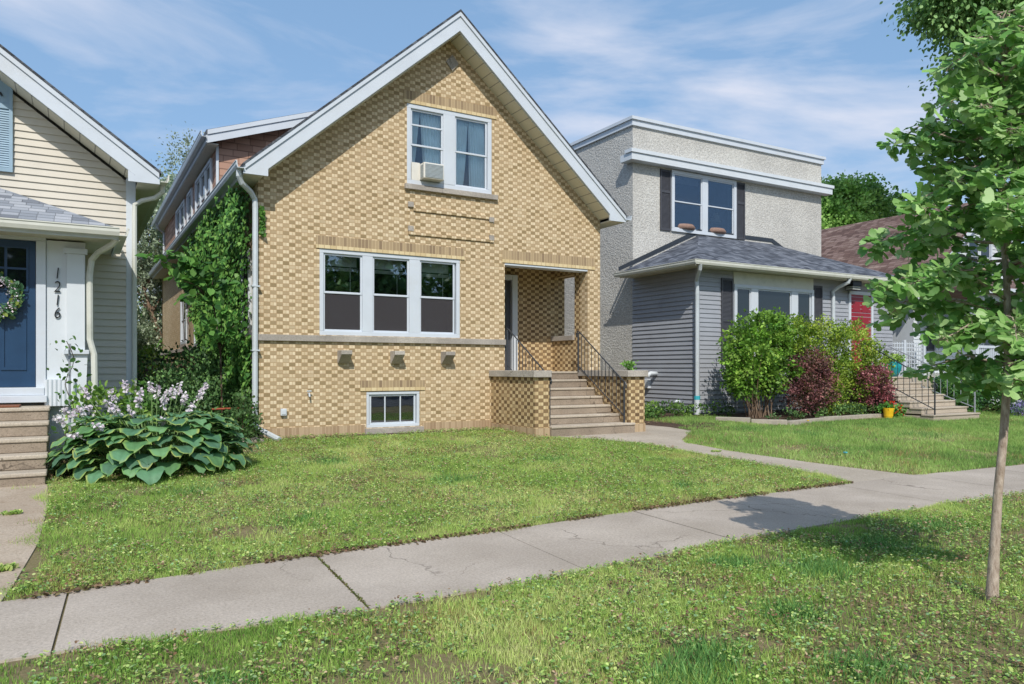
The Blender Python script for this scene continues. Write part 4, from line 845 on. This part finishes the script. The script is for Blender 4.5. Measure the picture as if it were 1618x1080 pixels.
grass('grass','mown green front lawn before the tan brick house',(-1.4,9.8,6.05,13.4),420000,.042,.0062,GC,.22,mask=lambda x,y:~((y>12.95)&(x>2.8))&~((x<2.5)&(y>11.6))&(x<9.85),seg=False)
grass('grass','bright green lawn before the grey sided porch',(9.6,30,6.2,13.9),300000,.07,.009,['5C8444','7AA054','96BA62','AECA74','C6D08C'],.18,mask=lambda x,y:~((x>13.8)&(y>11.7)&(x<18.5))&~((x<11.4)&(y>11.9)),seg=False)
grass('grass','grass on the cream house lawn left of the old path and on the parkway before it',(-7,-1.2,1.0,11.9),110000,.05,.007,GC,.25,mask=lambda x,y:(y<5.2)|(x<-1.62),seg=False)
grass('grass','near edge of the parkway grass at the feet of the viewer',(-1.2,9,.2,1.6),60000,.045,.006,GC,.30,seg=False)
weeds('clover','clover and broad leaved weeds in the near parkway grass',(-1.2,12,1.6,5.1),80000,.022,['84AC50','A0C260','BAD074','70984A','CED48C','90B484'],thr=.34,zoff=.035)
weeds('clover','small weeds in the front lawn',(-1.3,9.5,6.2,13.3),100000,.024,['84AC50','A0C260','BAD074','70984A','CED48C','90B484'],thr=.34,zoff=.04)
weeds('leaf_litter','dry brown leaf bits and clippings lying in the grass',(-1.2,12,1.6,13.0),60000,.022,['B09478','8A6A50','CBB292','6E5342'],thr=.42,zoff=.05)
# taller darker clumps of coarse grass
KX=[];KY=[]
for cx,cy,r_ in ((2.75,2.9,.16),(3.05,3.05,.12),(4.0,3.3,.14),(2.35,2.6,.12),(5.1,3.9,.2),(6.2,4.2,.18),(1.5,3.1,.12),(3.6,2.5,.16),(4.6,4.35,.15),(7.4,4.4,.2),(.6,3.9,.1),(2.0,7.6,.16),(4.2,8.8,.2),(6.3,9.6,.22),(1.2,9.3,.15),(3.1,10.6,.2),(6.9,7.4,.15),(11.5,8.5,.3),(13,10.3,.3),(15.5,9.4,.35),(12.2,11.2,.3)):
    q=int(520*(r_/.15)**1.4*(1 if cy<5 else .45)); KX.append(rng.normal(cx,r_*.95,q)); KY.append(rng.normal(cy,r_*.8,q))
x=np.concatenate(KX); y=np.concatenate(KY); k=~inpoly(x,y,SIDE)&~inpoly(x,y,WALK); x,y=x[k],y[k]; n=len(x); an=rng.random(n)*6.283
D=np.stack([np.cos(an)*.45,np.sin(an)*.45,.6+.6*rng.random(n)],1); leaves('coarse_grass',np.stack([x,y,gz(y)],1),D,rdir(n),.05+.05*rng.random(n),palette(n,['5C8A48','74A25A','8CB86C','4E7A40'],.18),'grass_blade','blade',kind='stuff',label='darker taller clumps of coarse grass in the lawns')
# brown trimmings along the sidewalk edge
n=3600; x=rng.uniform(-.3,9.3,n); x=x[vn(x,x*0,.4)*.6+vn(x,x*0+5,.12)*.4>.38]; n=len(x); y=np.interp(x,[p[0] for p in SWF],[p[1] for p in SWF])+rng.normal(-.005,.03,n)+(vn(x,x*0+2,.3)-.5)*.06
leaves('edge_trimmings',np.stack([x,y,gz(y)+.024+.01*rng.random(n)],1),np.stack([np.cos(x*99),np.sin(x*77),rng.normal(0,.3,n)],1),rdir(n,1.5),.02+.02*rng.random(n),palette(n,['7B6150','A0846A','5A4A3A','8A8A58'],.2),'grass_blade','oval',kind='stuff',label='brown trimmings along the lawn edge of the sidewalk')
# tufts growing from cracks in the paving
def tuft(cx,cy,r,n,h,label):
    a=rng.random(n)*6.283; q=r*rng.random(n)**.6; x=cx+np.cos(a)*q; y=cy+np.sin(a)*q*.5; C=np.stack([x,y,gz(y)+.015],1); D=np.stack([np.cos(a)*.7,np.sin(a)*.7,.5+rng.random(n)],1)
    leaves('grass_tuft',C,D,rdir(n),h*(.5+.7*rng.random(n)),palette(n,GC,.15),'grass_blade','oval',label=label,cat='grass tuft')
tuft(-.52,7.0,.10,140,.05,'small grass tuft in the left path nearest the sidewalk'); tuft(-.55,8.9,.09,110,.04,'small grass tuft further up the left path by its right edge'); tuft(-.85,8.95,.1,110,.04,'grass tuft at the left edge of the picture on the old path')
tuft(9.42,9.3,.10,90,.03,'flat grass tuft on the front walk to the brick house')
x=1.755-.055*0+rng.normal(0,.008,500); y=rng.uniform(4.8,6.36,500); x=1.77-.055*(6.4-y)+rng.normal(0,.005,500)
leaves('joint_weeds',np.stack([x,y,np.full(500,.012)],1),rdir(500,.5),rdir(500,1),.010+.012*rng.random(500),palette(500,['7A7A4A','6B5C46','667C3C'],.2),'grass_blade','oval',kind='stuff',label='moss and weeds in the widest sidewalk joint')
for i,(px,py,q) in enumerate(((2.05,3.1,.9),(2.95,3.75,.4),(3.75,3.45,2.2),(1.1,3.3,1.4))):
    m=M(); m.tube([(px,py,.035),(px+.05*math.cos(q),py+.05*math.sin(q),.045)],[.011,.007],5); m.build('wood_chip','wood_chip',recalc=False,label=['pinkish wood chip in the parkway grass, second from the left','pinkish wood chip in the parkway grass nearest the sidewalk','pinkish wood chip in the parkway grass, rightmost one','pinkish wood chip in the parkway grass, leftmost one'][i],cat='wood chip',group='wood chips in the parkway grass')
M().lathe((11.4,8.25,G(8.25)+.05),[(.035,0),(.035,.012),(.028,.02)],14).build('bottle_cap','teal_plastic',recalc=False,label='small teal plastic lid lying on the right hand lawn',cat='bottle cap')
# ================================================================ GINKGO
K=thing('ginkgo_tree','young ginkgo tree with a slim leaning trunk in the near parkway grass','tree',(5.44,2.80,0))
c_,s_=.8645,.5027
def kp(off,z,dep=0): return (5.44+c_*off+s_*dep, 2.80-s_*off+c_*dep, z)
tp=[kp(-.005,-.03),kp(0,.06),kp(.015,.35),kp(.04,.75),kp(.075,1.1),kp(.10,1.45),kp(.11,1.8),kp(.10,2.2),kp(.07,2.6),kp(.05,3.0),kp(.06,3.4),kp(.10,3.8),kp(.12,4.05)]
tr_=[.050,.041,.033,.029,.027,.026,.024,.021,.018,.015,.011,.007,.004]
m=M(); m.tube(tp,tr_,12)
LC=[];LD=[];LB=[]
TPz=[p[2] for p in tp]
def trunk_at(z): return Vector((np.interp(z,TPz,[p[0] for p in tp]),np.interp(z,TPz,[p[1] for p in tp]),z))
br=[]
for k in range(66):
    z=1.40+2.55*(k/65)**1.0; ang=k*2.4+random.uniform(-.4,.4)
    env=np.interp(z,[1.4,1.57,1.74,1.96,2.17,2.39,2.65,2.83,3.04,3.26,3.56,3.7,3.83,4.0],[.3,.50,.82,.93,.92,.82,.74,.62,.50,.62,.50,.36,.16,.08]); br.append((z,ang,env*random.uniform(.76,1.10)))
for z,ang,ln in br:
    s0=trunk_at(z); d=Vector((math.cos(ang),math.sin(ang),random.uniform(-.05,.35))); pts=[s0]
    for q in range(1,6): t_=q/5; pts.append(s0+d*ln*t_+Vector((0,0,.10*math.sin(t_*3)-.12*t_*t_*ln))+Vector(rng.normal(size=3))*.02)
    m.tube(pts,[.012,.010,.008,.006,.0045,.003],6)
    nspur=int(ln*30)
    for q in range(nspur):
        t_=.18+.85*q/nspur; i=min(4,int(t_*5)); f=min(1.15,t_*5-i); c=pts[i].lerp(pts[i+1],f)
        for w_ in range(random.choice((4,5,6,6))):
            dd=Vector(rng.normal(size=3)); dd.z=-.25+.55*dd.z; dd=(dd+d*.35).normalized(); st=c+dd*random.uniform(.03,.07); LC.append(st); LD.append(dd+Vector((0,0,-.35)))
            if random.random()<.5: LB.append((c,st))
for a,b in LB: m.tube([a,b],.0016,4,cap=False)
m.build('trunk','young_bark',K,smooth=True,recalc=False)
n=len(LC); C=np.array([tuple(v) for v in LC]); D=np.array([tuple(v) for v in LD]); N=rdir(n,1.0)+np.array([-.3,-.6,.2]); 
cl=palette(n,['689A4A','7CAE5A','94C06C','AACE82','5E8C42','BCD89A'],.10)
leaves('crown',C,D,N,.086*(.7+.55*rng.random(n)),cl,'leaf','fan',K)
# ================================================================ HOSTA
Hs=thing('hosta','large blue green hosta with pale lilac flower spikes beside the left steps','plant',(.85,10.75,.27))
def hosta_leaf(m,cols_,base,az,r,rise,size,droop,colr):
    """one broad heart shaped blade with a midrib fold, arching out and down"""
    base=Vector(base); d=Vector((math.cos(az),math.sin(az),0)); side=Vector((-d.y,d.x,0)); nu,nv=9,6
    st=base+d*r+Vector((0,0,rise)); b=len(m.v); wav=random.random()*6
    for i in range(nu+1):
        u=i/nu; wd=size*.42*(math.sin(math.pi*min(1,u*.93+.07))**.62)*(1.12-.35*u) if u<1 else 0
        cpt=st+d*size*u*math.cos(droop*u*.7)+Vector((0,0,size*(.22*u-.95*droop*u*u*.62)))
        for j in range(-nv//2,nv//2+1):
            v=j/(nv/2); p=cpt+side*wd*v+Vector((0,0,.20*wd*abs(v)**1.2-.12*wd*v*v+.018*math.sin(u*14+wav+v*2)*abs(v)))
            m.v.append(tuple(p)); e=abs(v)>.8 or u>.93; k=1+random.uniform(-.06,.06); cc=colr[1] if e else colr[0]; rib=.90 if j==0 else (1.05 if j%2 else .97); cols_.append([x*k*rib for x in cc])
    w_=nv+1
    for i in range(nu):
        for j in range(nv): q=b+i*w_+j; m.f.append((q,q+1,q+w_+1,q+w_))
m=M(); hc=[]; sm=M()
for k in range(210):
    ring=k/210; az=k*2.399+random.uniform(-.2,.2); rr=.04+.56*math.sqrt(ring); rise=.60*(1-ring**1.3)+.10+random.uniform(-.03,.05); size=random.uniform(.24,.36)*(1 if ring>.15 else .85)
    bx=.90+random.uniform(-.1,.1)+.36*math.cos(az); by=10.74+random.uniform(-.08,.08); 
    size*=1.12; t_=random.random(); base_c=lin(random.choice(['608E6C','6E9E76','80AE7A','6A9864','5C8468'])); edge=lin(random.choice(['7AAA60','AEC468','94B464','C4CC70']) ) if random.random()<.75 else base_c
    hosta_leaf(m,hc,(bx,by,.27),az,rr,rise,size,.35+.75*ring+random.uniform(-.1,.15),(base_c,edge))
    sm.tube([(bx,by,.25),(bx+math.cos(az)*rr*.5,by+math.sin(az)*rr*.5,.27+rise*.8),(bx+math.cos(az)*rr,by+math.sin(az)*rr,.27+rise)],.007,5,cap=False)
F3=np.array(m.f); npmesh('leaves',np.array(m.v),[F3],np.array(hc),'leaf',Hs,smooth=True)
# flower spikes
FC=[];FD=[]
tips=[(-.20,10.35,1.03),(-.10,10.4,1.10),(.03,10.35,1.12),(.12,10.4,1.15),(.22,10.2,.93),(-.02,10.2,.83),(.35,10.5,1.18),(.42,10.3,1.12),(.55,10.8,1.42),(.68,10.5,1.24),(.72,10.7,1.32),(.85,10.8,1.42),(.92,10.75,1.36),(.98,10.6,1.22),(1.05,10.8,1.30),(1.2,10.9,1.38),(1.25,10.75,1.24),(1.48,10.9,1.28),(1.55,10.95,1.40),(.95,10.3,.98),(1.35,10.8,1.12),(.60,10.45,1.10),(.08,10.9,1.35),(.40,10.95,1.30),(1.10,10.65,1.34)]
for x,y,z in tips:
    bx=.9+(x-.9)*.45; by=10.75; p0=Vector((bx,by,.35)); p3=Vector((x,y,z)); mid=p0.lerp(p3,.5)+Vector((0,0,.12)); pts=[p0,mid,p3+Vector((0,0,-.02)),p3+(p3-mid).normalized()*.05]; sm.tube(pts,[.007,.006,.004,.002],5)
    ax=(pts[2]-pts[1]).normalized()
    for q in range(34):
        t_=random.random(); c=p3-ax*(.15*t_-.03); dd=Vector(rng.normal(size=3)).normalized(); dd.z-=.45; FC.append(c+dd*.008); FD.append(dd)
n=len(FC); leaves('flowers',np.array([tuple(v) for v in FC]),np.array([tuple(v) for v in FD]),rdir(n),.036+.020*rng.random(n),palette(n,['EEE6EC','E2D6E2','D2C2D4','F4F0F2'],.06),'petal','oval',Hs)
sm.build('stalks','green_stem',Hs,recalc=False)
# ================================================================ PLANTS OF THE LEFT GAP
GL=['3E5E2E','52783A','6A9046','86A850']; GD=['3E5C36','507442','648A50','78A05C']
shrub('leafy_plant','bright green leafy vine plant against the left porch corner',[(.28,11.6,.85,.30,.28,.55),(.55,11.9,.7,.35,.3,.4),(.78,12.2,.95,.22,.2,.55)],70,16,.07,.085,['6C9440','86AE4C','A0C05C','4E7834'],(.4,11.7,.3),14,zb=.2)
shrub('dark_shrub','dark green small leaved shrub in the middle of the gap behind the hosta',[(1.35,13.2,.95,.50,.6,.62),(1.75,13.6,.85,.5,.6,.60),(1.05,12.7,.6,.40,.4,.42)],150,26,.10,.055,GD+['52683C'],(1.4,13.1,.38),16,mat='dark_leaf')
shrub('tall_shrub','tall loose shrub below the side windows of the brick house',[(2.05,14.6,1.1,.42,.9,.8),(1.9,16.2,1.2,.6,1.1,.9)],130,24,.12,.07,GD,(2.0,15,.38),16,mat='dark_leaf')
shrub('low_shrub','low dark green shrub at the downspout corner of the brick house',[(2.15,12.65,.62,.42,.35,.36),(1.8,12.3,.5,.4,.35,.3),(2.42,13.0,.75,.28,.3,.42)],110,24,.07,.055,['35502C','45663A','5C7E48','6E8A58'],(2.15,12.6,.36),14)
shrub('flowering_shrub','pink purple flecked leafy shrub behind the hosta at the cream house corner',[(1.0,14.6,1.0,.35,.8,.75),(1.25,16.5,1.1,.5,1.0,.9)],80,22,.1,.06,GD+['7A5A68','6A7A48'],(1.1,15,.38),12)
# sapling with broad leaves in front of the ivy
Sp=thing('mulberry_sapling','broad leaved sapling leaning left in front of the ivy','sapling',(2.18,13.6,.38))
m=M(); tp2=[(2.18,13.6,.38),(2.16,13.55,1.1),(2.12,13.45,1.9),(2.0,13.3,2.6),(1.8,13.15,3.0)]; m.tube(tp2,[.018,.016,.014,.011,.006],7); LC=[];LD=[]
ends=[(.98,12.7,3.32),(1.15,12.75,3.45),(1.35,12.7,3.0),(1.5,12.9,3.45),(1.75,13.0,3.2),(1.95,13.1,2.9),(1.45,12.7,2.72),(1.7,12.8,2.55),(2.1,13.0,2.65),(2.3,13.2,3.0),(2.4,13.2,2.4),(1.95,12.8,3.45),(1.6,12.85,3.25),(1.3,12.9,3.2),(1.85,12.8,2.25)]
for e in ends:
    e=Vector(e); s0=Vector(tp2[3]).lerp(Vector(tp2[4]),random.random()*.9) if e.z>2.7 else Vector(tp2[2]); mid=s0.lerp(e,.5)+Vector((0,0,.12)); pts=[s0,mid,e]; m.tube(pts,[.010,.007,.003],5)
    for q in range(22):
        t_=random.uniform(.2,1.05); c=(s0.lerp(mid,t_*2) if t_<.5 else mid.lerp(e,t_*2-1)); dd=(e-s0).normalized()*.4+Vector(rng.normal(size=3))*.6; dd.z-=.35; LC.append(c+Vector(rng.normal(size=3))*.03); LD.append(dd)
m.build('stem','dark_bark',Sp,recalc=False); n=len(LC); leaves('foliage',np.array([tuple(v) for v in LC]),np.array([tuple(v) for v in LD]),rdir(n,1.2)+np.array([-.2,-.5,0]),.11+.08*rng.random(n),palette(n,['4C7C38','5E9244','78A852','3E6A32'],.1),'leaf','oval',Sp)
# ivy on the side wall
Iv=thing('wall_ivy','thick green ivy covering the side wall of the brick house under its eave','ivy',(2.7,17,.38))
n=34000; y=rng.uniform(13.5,24,n); z=rng.uniform(.4,4.85,n)
lo_y=13.62+.35*(vn(z,z*0,.5)-.5); lim=np.interp(z,[.4,1.5,2.4,3.2,3.9,4.4,4.85],[19.8,19.6,19.2,20.6,23.2,23.0,19.5])+1.2*(vn(z+7,y*.3,.5)-.5)
k=(y>lo_y)&(y<lim)&~((y<14.7)&(z>2.25)&(z<3.7)&(rng.random(n)>.45)); k&=rng.random(n)<np.clip(1.9-.12*(y-13.5)*0,0,1)
y,z=y[k],z[k]; n=len(y); th=.05+.38*vn(y*.8,z,.55)*np.clip((lim[k]-y)/1.0,.25,1)+.18*(z>3.9)*vn(y,z+9,.4); x=2.70-th*(.05+.95*rng.random(n)**.8)
D=np.stack([-.25+.2*rng.normal(size=n),.3*rng.normal(size=n),-.9+.35*rng.normal(size=n)],1); N=np.stack([-1+.35*rng.normal(size=n),-.35+.4*rng.normal(size=n),.45+.3*rng.normal(size=n)],1)
b_=vn(y,z,.35); P1=palette(n,['457A36','588E42','70A650','92C060'],.12)*(0.75+.5*b_)[:,None]; leaves('foliage',np.stack([x,y,z],1),D,N,.05+.045*rng.random(n),np.clip(P1*.8,0,1),'dark_leaf','ivy',Iv)
m=M()
for k in range(16):
    y0=random.uniform(14.1,19); p=[(2.70,y0,.38)]
    for q in range(9): p.append((2.69,p[-1][1]+random.uniform(-.25,.3),p[-1][2]+.48))
    m.tube(p,[.016-.0013*q for q in range(10)],5)
for k in range(5):
    p=[(2.70,20+k*.7,1.6)]
    for q in range(6): p.append((2.69,p[-1][1]+random.uniform(-.05,.35),p[-1][2]+.38))
    m.tube(p,.008,5)
m.build('stems','dark_bark',Iv,recalc=False)
n=90; z=rng.uniform(3.9,4.4,n); leaves('ivy_sprig',np.stack([2.75+.05*rng.random(n)+.04*(4.4-z),np.full(n,13.36)-.03*rng.random(n),z],1),rdir(n,-.6),rdir(n)+np.array([0,-1.5,.3]),.05+.03*rng.random(n),palette(n,['4A7A36','6A9A44'],.1),'leaf','ivy',Iv)
# rocks and a rusty pipe by the downspout foot
for i,(x,y,sx) in enumerate(((1.95,12.35,.16),(2.25,12.5,.2),(2.5,12.62,.15),(2.35,12.72,.13))):
    bm=bmesh.new(); bmesh.ops.create_icosphere(bm,subdivisions=3,radius=1)
    for v in bm.verts: v.co*=1+.22*math.sin(v.co.x*5+i*2)*math.cos(v.co.y*4+i)+random.uniform(-.03,.03); v.co=Vector((v.co.x*sx,v.co.y*sx*.7,v.co.z*.06))
    me=bpy.data.meshes.new('rock'); bm.to_mesh(me); bm.free(); me.materials.append(MT['rock']); o=bpy.data.objects.new('garden_rock',me); COL.objects.link(o); o.location=(x,y,G(y)+.04)
    setp(o,['flat grey garden rock, farthest left of the four at the downspout','largest flat garden rock beside the downspout foot','small garden rock nearest the downspout foot','small garden rock tucked behind the others at the downspout'][i],'rock','rocks at the foot of the downspout')
M().tube([(1.95,13.2,.93),(2.62,13.33,.93)],.018,8).build('rusty_pipe','rust_pipe',recalc=False,label='thin rusty red pipe stub beside the corner downspout',cat='pipe')
# ================================================================ RIGHT HAND BED
RB=G(13)
shrub('green_shrub','bright green pinnate leaved shrub with bare stems, leftmost before the grey porch',[(14.6,12.95,2.15,1.0,.6,.80),(13.95,12.75,1.8,.6,.5,.55),(15.1,13.0,2.5,.6,.5,.5),(14.35,12.9,1.35,.8,.4,.4),(15.0,12.8,1.5,.7,.4,.5),(13.8,12.8,1.3,.4,.35,.4)],360,30,.09,.095,['6C9A34','8CB848','A8CC5C','4E7A2C','5A7A34'],(14.6,12.9,RB),26,zb=-.1,shell=.45,stemm='bark',sr=.014,tmpl='diamond')
shrub('barberry_shrub','dark burgundy barberry shrub between the two green shrubs',[(15.75,12.45,1.35,.60,.5,.65),(15.95,12.5,1.75,.40,.4,.42),(15.5,12.35,.95,.55,.45,.45),(16.2,12.5,1.1,.5,.4,.55)],220,34,.09,.05,['6A4248','7E5050','4E363A','9A6A64','6A5A48'],(15.6,12.5,RB),20,mat='dark_leaf',shell=.55)
shrub('euonymus_shrub','tall yellow green shrub in front of the red door',[(17.0,13.0,2.0,1.2,.6,.95),(18.1,12.9,1.95,.85,.55,.95),(16.2,13.1,2.2,.7,.5,.75),(17.3,12.7,1.1,1.5,.5,.7),(18.7,12.6,1.6,.5,.4,.7),(15.8,12.95,2.35,.6,.4,.55),(16.6,12.75,1.3,.8,.4,.8)],640,34,.09,.060,['7C9C34','9CB844','C0D05C','5A7A2C','88A43C'],(17.1,12.9,RB),26,shell=.6)
shrub('barberry_shrub','small burgundy barberry shrub at the right end of the bed beside the steps',[(18.1,12.2,1.15,.48,.4,.62),(18.35,12.3,.85,.35,.3,.4)],120,32,.07,.05,['7A444C','9A585E','643A46','B8787A'],(18.1,12.2,RB),14,mat='dark_leaf')
shrub('low_plants','low green plants along the front of the garden bed',[(14.6,12.15,.45,.6,.2,.16),(16.4,12.2,.5,.9,.2,.20),(17.6,12.2,.5,.6,.2,.2)],70,24,.06,.05,GD+['7A9A54'],(16,12.2,.36),6)
shrub('corner_plants','low weeds at the foot of the grey siding by the white downspout',[(12.6,14.6,.55,.9,.8,.16),(13.5,13.9,.52,.5,.35,.20),(14.2,13.8,.55,.3,.25,.22),(11.6,14.4,.5,.7,1.0,.14)],130,22,.07,.06,GL,(13,14.2,.4),6)
shrub('potted_greenery','small leafy plant growing on the cap of the right cheek wall',[(9.78,12.1,1.66,.11,.12,.07)],12,9,.03,.06,['5E9244','86B456'],(9.78,12.1,1.57),3)
# bed edging kerb
E_=thing('bed_edging','low stone kerb edging the garden bed on the right lawn','edging',(15.5,11.8,.33))
pts=[(12.9,12.75),(13.35,12.1),(13.9,11.53),(15.5,11.86),(17.0,11.98),(18.55,12.02)]
for i in range(len(pts)-1):
    a,b=Vector(pts[i]),Vector(pts[i+1]); nseg=max(1,int((b-a).length/.62)); d=(b-a)/nseg; nrm=Vector((-d.y,d.x)).normalized()*.065
    for k in range(nseg):
        p=a+d*k+d*.012; q=a+d*(k+1)-d*.012; z=G(p.y)-.03; h=.125+random.uniform(-.008,.008); v=[p-nrm,q-nrm,q+nrm,p+nrm]; M().add([(t.x,t.y,z) for t in v]+[(t.x,t.y,z+h) for t in v],[(0,3,2,1),(4,5,6,7),(0,1,5,4),(1,2,6,5),(2,3,7,6),(3,0,4,7)]).build('edging_block','stone_edge',E_,bevel=.012)
# turquoise pot and yellow pail with flowers
Pt=thing('turquoise_pot','round turquoise glazed pot of trailing greenery on the top step','flower pot',(20.0,12.95,1.372))
M().lathe((20.0,12.95,1.372),[(.11,0),(.17,.10),(.22,.24),(.23,.33),(.20,.40),(.215,.43),(.19,.43),(.17,.38)],24).build('pot','turquoise_glaze',Pt,smooth=True,recalc=False)
C,o_,c,_=clumps([(20.0,12.93,1.88,.26,.24,.10)],34,16,.05,['7CA84C','9CC45C','B8D46C'],.2); leaves('foliage',C,o_+np.array([0,0,-.3]),rdir(len(C),.8),.06*np.ones(len(C)),c,'leaf','oval',Pt)
Yp=thing('yellow_pail','yellow plastic pail standing among red flowers beside the bed kerb','pail',(18.0,11.78,G(11.78)))
M().lathe((18.0,11.78,G(11.78)),[(.10,0),(.125,.20),(.13,.26),(.12,.26),(.11,.05)],20).build('pail','yellow_plastic',Yp,smooth=False,recalc=False)
M().tube([(18.0+.125*math.cos(a_),11.70,G(11.78)+.25-.06*math.sin(a_)) for a_ in [k*.35 for k in range(10)]],.006,5).build('handle','yellow_plastic',Yp,recalc=False)
Fl=thing('red_flowers','clump of red and orange flowers beside the yellow pail','flowers',(18.4,11.8,.33))
C,o_,c,_=clumps([(18.45,11.85,.50,.40,.15,.14),(18.1,11.95,.6,.2,.12,.12)],50,16,.04,['4C8A3C','6AA850','8CC064'],.3); leaves('foliage',C,o_,rdir(len(C),.8),.07*np.ones(len(C)),c,'leaf','oval',Fl)
C,o_,c,_=clumps([(18.5,11.75,.56,.4,.12,.12),(18.1,11.85,.72,.15,.1,.08)],22,9,.02,['E0402C','F07038','E8583C','D83050'],.3); leaves('petals',C,o_,rdir(len(C)),.045*np.ones(len(C)),c,'petal','oval',Fl,kind='stuff')
M().tube([(14.62,11.55,G(11.5)),(14.62,11.55,G(11.5)+.08)],.004,4).build('dandelion','green_stem',recalc=False,label='single yellow dandelion in the lawn before the bed corner',cat='flower')
M().lathe((14.62,11.55,G(11.5)+.075),[(.004,0),(.022,.006),(.026,.014),(.016,.022),(.002,.024)],12).build('petals','yellow_plastic',bpy.data.objects['dandelion'],recalc=False)
# plants by the third house
shrub('garden_perennials','tall leafy green perennials behind the right hand step railing',[(21.6,12.0,1.0,.7,.6,.6),(22.8,12.2,1.1,.8,.5,.7),(24.0,12.2,.9,.8,.5,.55),(23.2,11.2,.7,1.0,.4,.4)],240,26,.12,.085,['3E6A34','5A8A44','7CA456','4A7A54'],(22.6,12,.36),14)
shrub('copper_shrub','dark reddish shrub behind the ginkgo trunk',[(24.6,11.3,.95,.65,.5,.6),(25.4,11.5,.85,.5,.4,.5)],130,26,.09,.07,['5A3A34','7A4E40','4A4A34','6A5A44'],(24.8,11.4,.33),12,mat='dark_leaf')
shrub('lavender_plant','low purple flowering plant in front of the reddish shrub',[(22.6,10.7,.50,.55,.3,.16)],40,24,.06,.045,['8C80B8','A89CD0','6C8A6C'],(22.6,10.7,.28),5,mat='petal')
shrub('rose_bush','dark leaved bush with small red blooms at the right edge',[(26.2,10.6,.75,.9,.5,.5),(27.2,10.5,.8,.8,.5,.55)],120,24,.1,.07,['2E4E2C','3E6238','5C7E48','A03A4A'],(26.5,10.6,.28),10)
# ================================================================ TREES
DG=['40642F','568040','6E9A50','88B060']
tree('shade_tree','tall shade tree overhanging the sky at the top right corner',(47,16.5,.2),20,.42,[(37.2,17.5,19.2,6.2,3.6,4.4),(33.6,18,18.6,3.4,2.6,2.8),(31.6,18.2,21.2,3.0,2.4,2.6),(35.6,18,14.9,2.6,2.2,2.0),(39.5,17.5,13.4,4.2,2.6,2.4),(42,17,18,5,4,5.5),(30.2,18.4,20.6,2.0,1.5,1.6),(29.4,18.6,22.0,1.6,1.4,1.4),(32.6,18,17.2,1.8,1.5,1.5),(34.4,18,12.2,1.2,1,1.2)],2400,46,.42,.19,['5E8A4C','749E5A','8EB86C','A8CC84'],nb=80,barkm='dark_bark',droop=-.7,shell=.3,top=(44,17,20))
tree('maple_tree','broad green tree rising behind the brown roof',(36,27,.38),9,.22,[(34.2,26,8.4,1.9,1.8,1.9),(35.8,26.5,9.6,2.2,2,2.2),(33.0,25.5,7.6,1.5,1.5,1.6)],560,46,.26,.17,['5A8438','7CA84C','9CC866','B6DA7C'],nb=30,shell=.55)
tree('maple_tree','taller green tree behind the brown roof, further right and half hidden by the ginkgo',(41,28,.38),11,.25,[(38.6,27.5,10.2,2.4,2,2.4),(41,28,9.6,2.8,2.4,2.8)],480,46,.3,.18,['54803E','709C4A','8CB85C','A8CC74'],nb=24,shell=.55)
tree('willow_tree','grey green tree with crooked trunk filling the gap between the left houses',(3.6,30,.38),6,.17,[(2.6,31,6.4,1.8,1.5,2.4),(2.0,31.5,4.4,1.7,1.5,2.4),(3.4,32,7.4,1.3,1.2,1.7),(2.4,31,2.8,1.2,1.2,1.1)],760,40,.22,.13,['96A88A','B0BEA2','C8D2BA','74886A','86987A'],nb=22,tmpl='diamond',barkm='bark',shell=.4,top=(1.9,30.5,5.2))
tree('poplar_tree','thin topped far tree just above the dormer roof of the brick house',(5.2,44,.38),12,.2,[(5.0,44,13.0,.9,.9,1.6),(5.5,44,10,1.6,1.4,2.6)],90,30,.28,.14,['8E9C86','A4B09A','76886C'],nb=16,tmpl='diamond',shell=.3,droop=0)
shrub('far_bush','bright green bush low in the gap before the garage',[(2.0,27,1.4,.9,1,.9),(2.9,33,1.6,1.6,1,1.2),(.8,33,2.0,1.4,1,1.6)],200,30,.16,.11,['4E7A34','6A9C42','8CBC54','44663A'],(2,28,.38),10)
tree('yard_tree','green tree low behind the cream house at the left of the gap',(-1,36,.38),5,.15,[(-.5,36,4,2.6,2,2.6),(1.6,38,3.2,1.8,1.6,2.2)],200,40,.3,.18,DG,nb=12)
# the other side of the street (seen only in the window glass)
for i,(x,y,sx) in enumerate(((6,-19,1.0),(15,-17,1.25),(24,-20,1.1),(33,-18,1.2),(-4,-20,1.1))):
    tree('street_tree',['shade tree across the street, mirrored at the left of the triple window','largest shade tree across the street, mirrored in the triple window','shade tree across the street mirrored in the right hand window','shade tree across the street beyond the others to the right','shade tree across the street opposite the cream house'][i],(x,y,0),6*sx,.28,[(x,y,6.6*sx,3.2*sx,3*sx,2.8*sx),(x+1.4,y,4.9*sx,2.2*sx,2,1.8*sx)],170,26,.5,.42,DG,nb=10,group='trees across the street',mat='dark_leaf')
Q=thing('far_side_house','brown brick house across the street, mirrored in the left window','house',(11,-28,0))
m=M(); m.box(5,17,-32,-26,0,4.2); m.build('wall','red_brick',Q)
m=M(); m.add([(4.6,-25.6,4.2),(17.4,-25.6,4.2),(17.4,-32.4,4.2),(4.6,-32.4,4.2),(7.5,-29,7.2),(14.5,-29,7.2)],[(0,1,5,4),(2,3,4,5),(1,2,5),(3,0,4),(0,3,2,1)]); m.build('roof','dark_shingle',Q)
for x in (6.5,10,13.5): M().box(x,x+1.8,-26.02,-25.96,1.3,3.1).build('window','white_paint',Q)
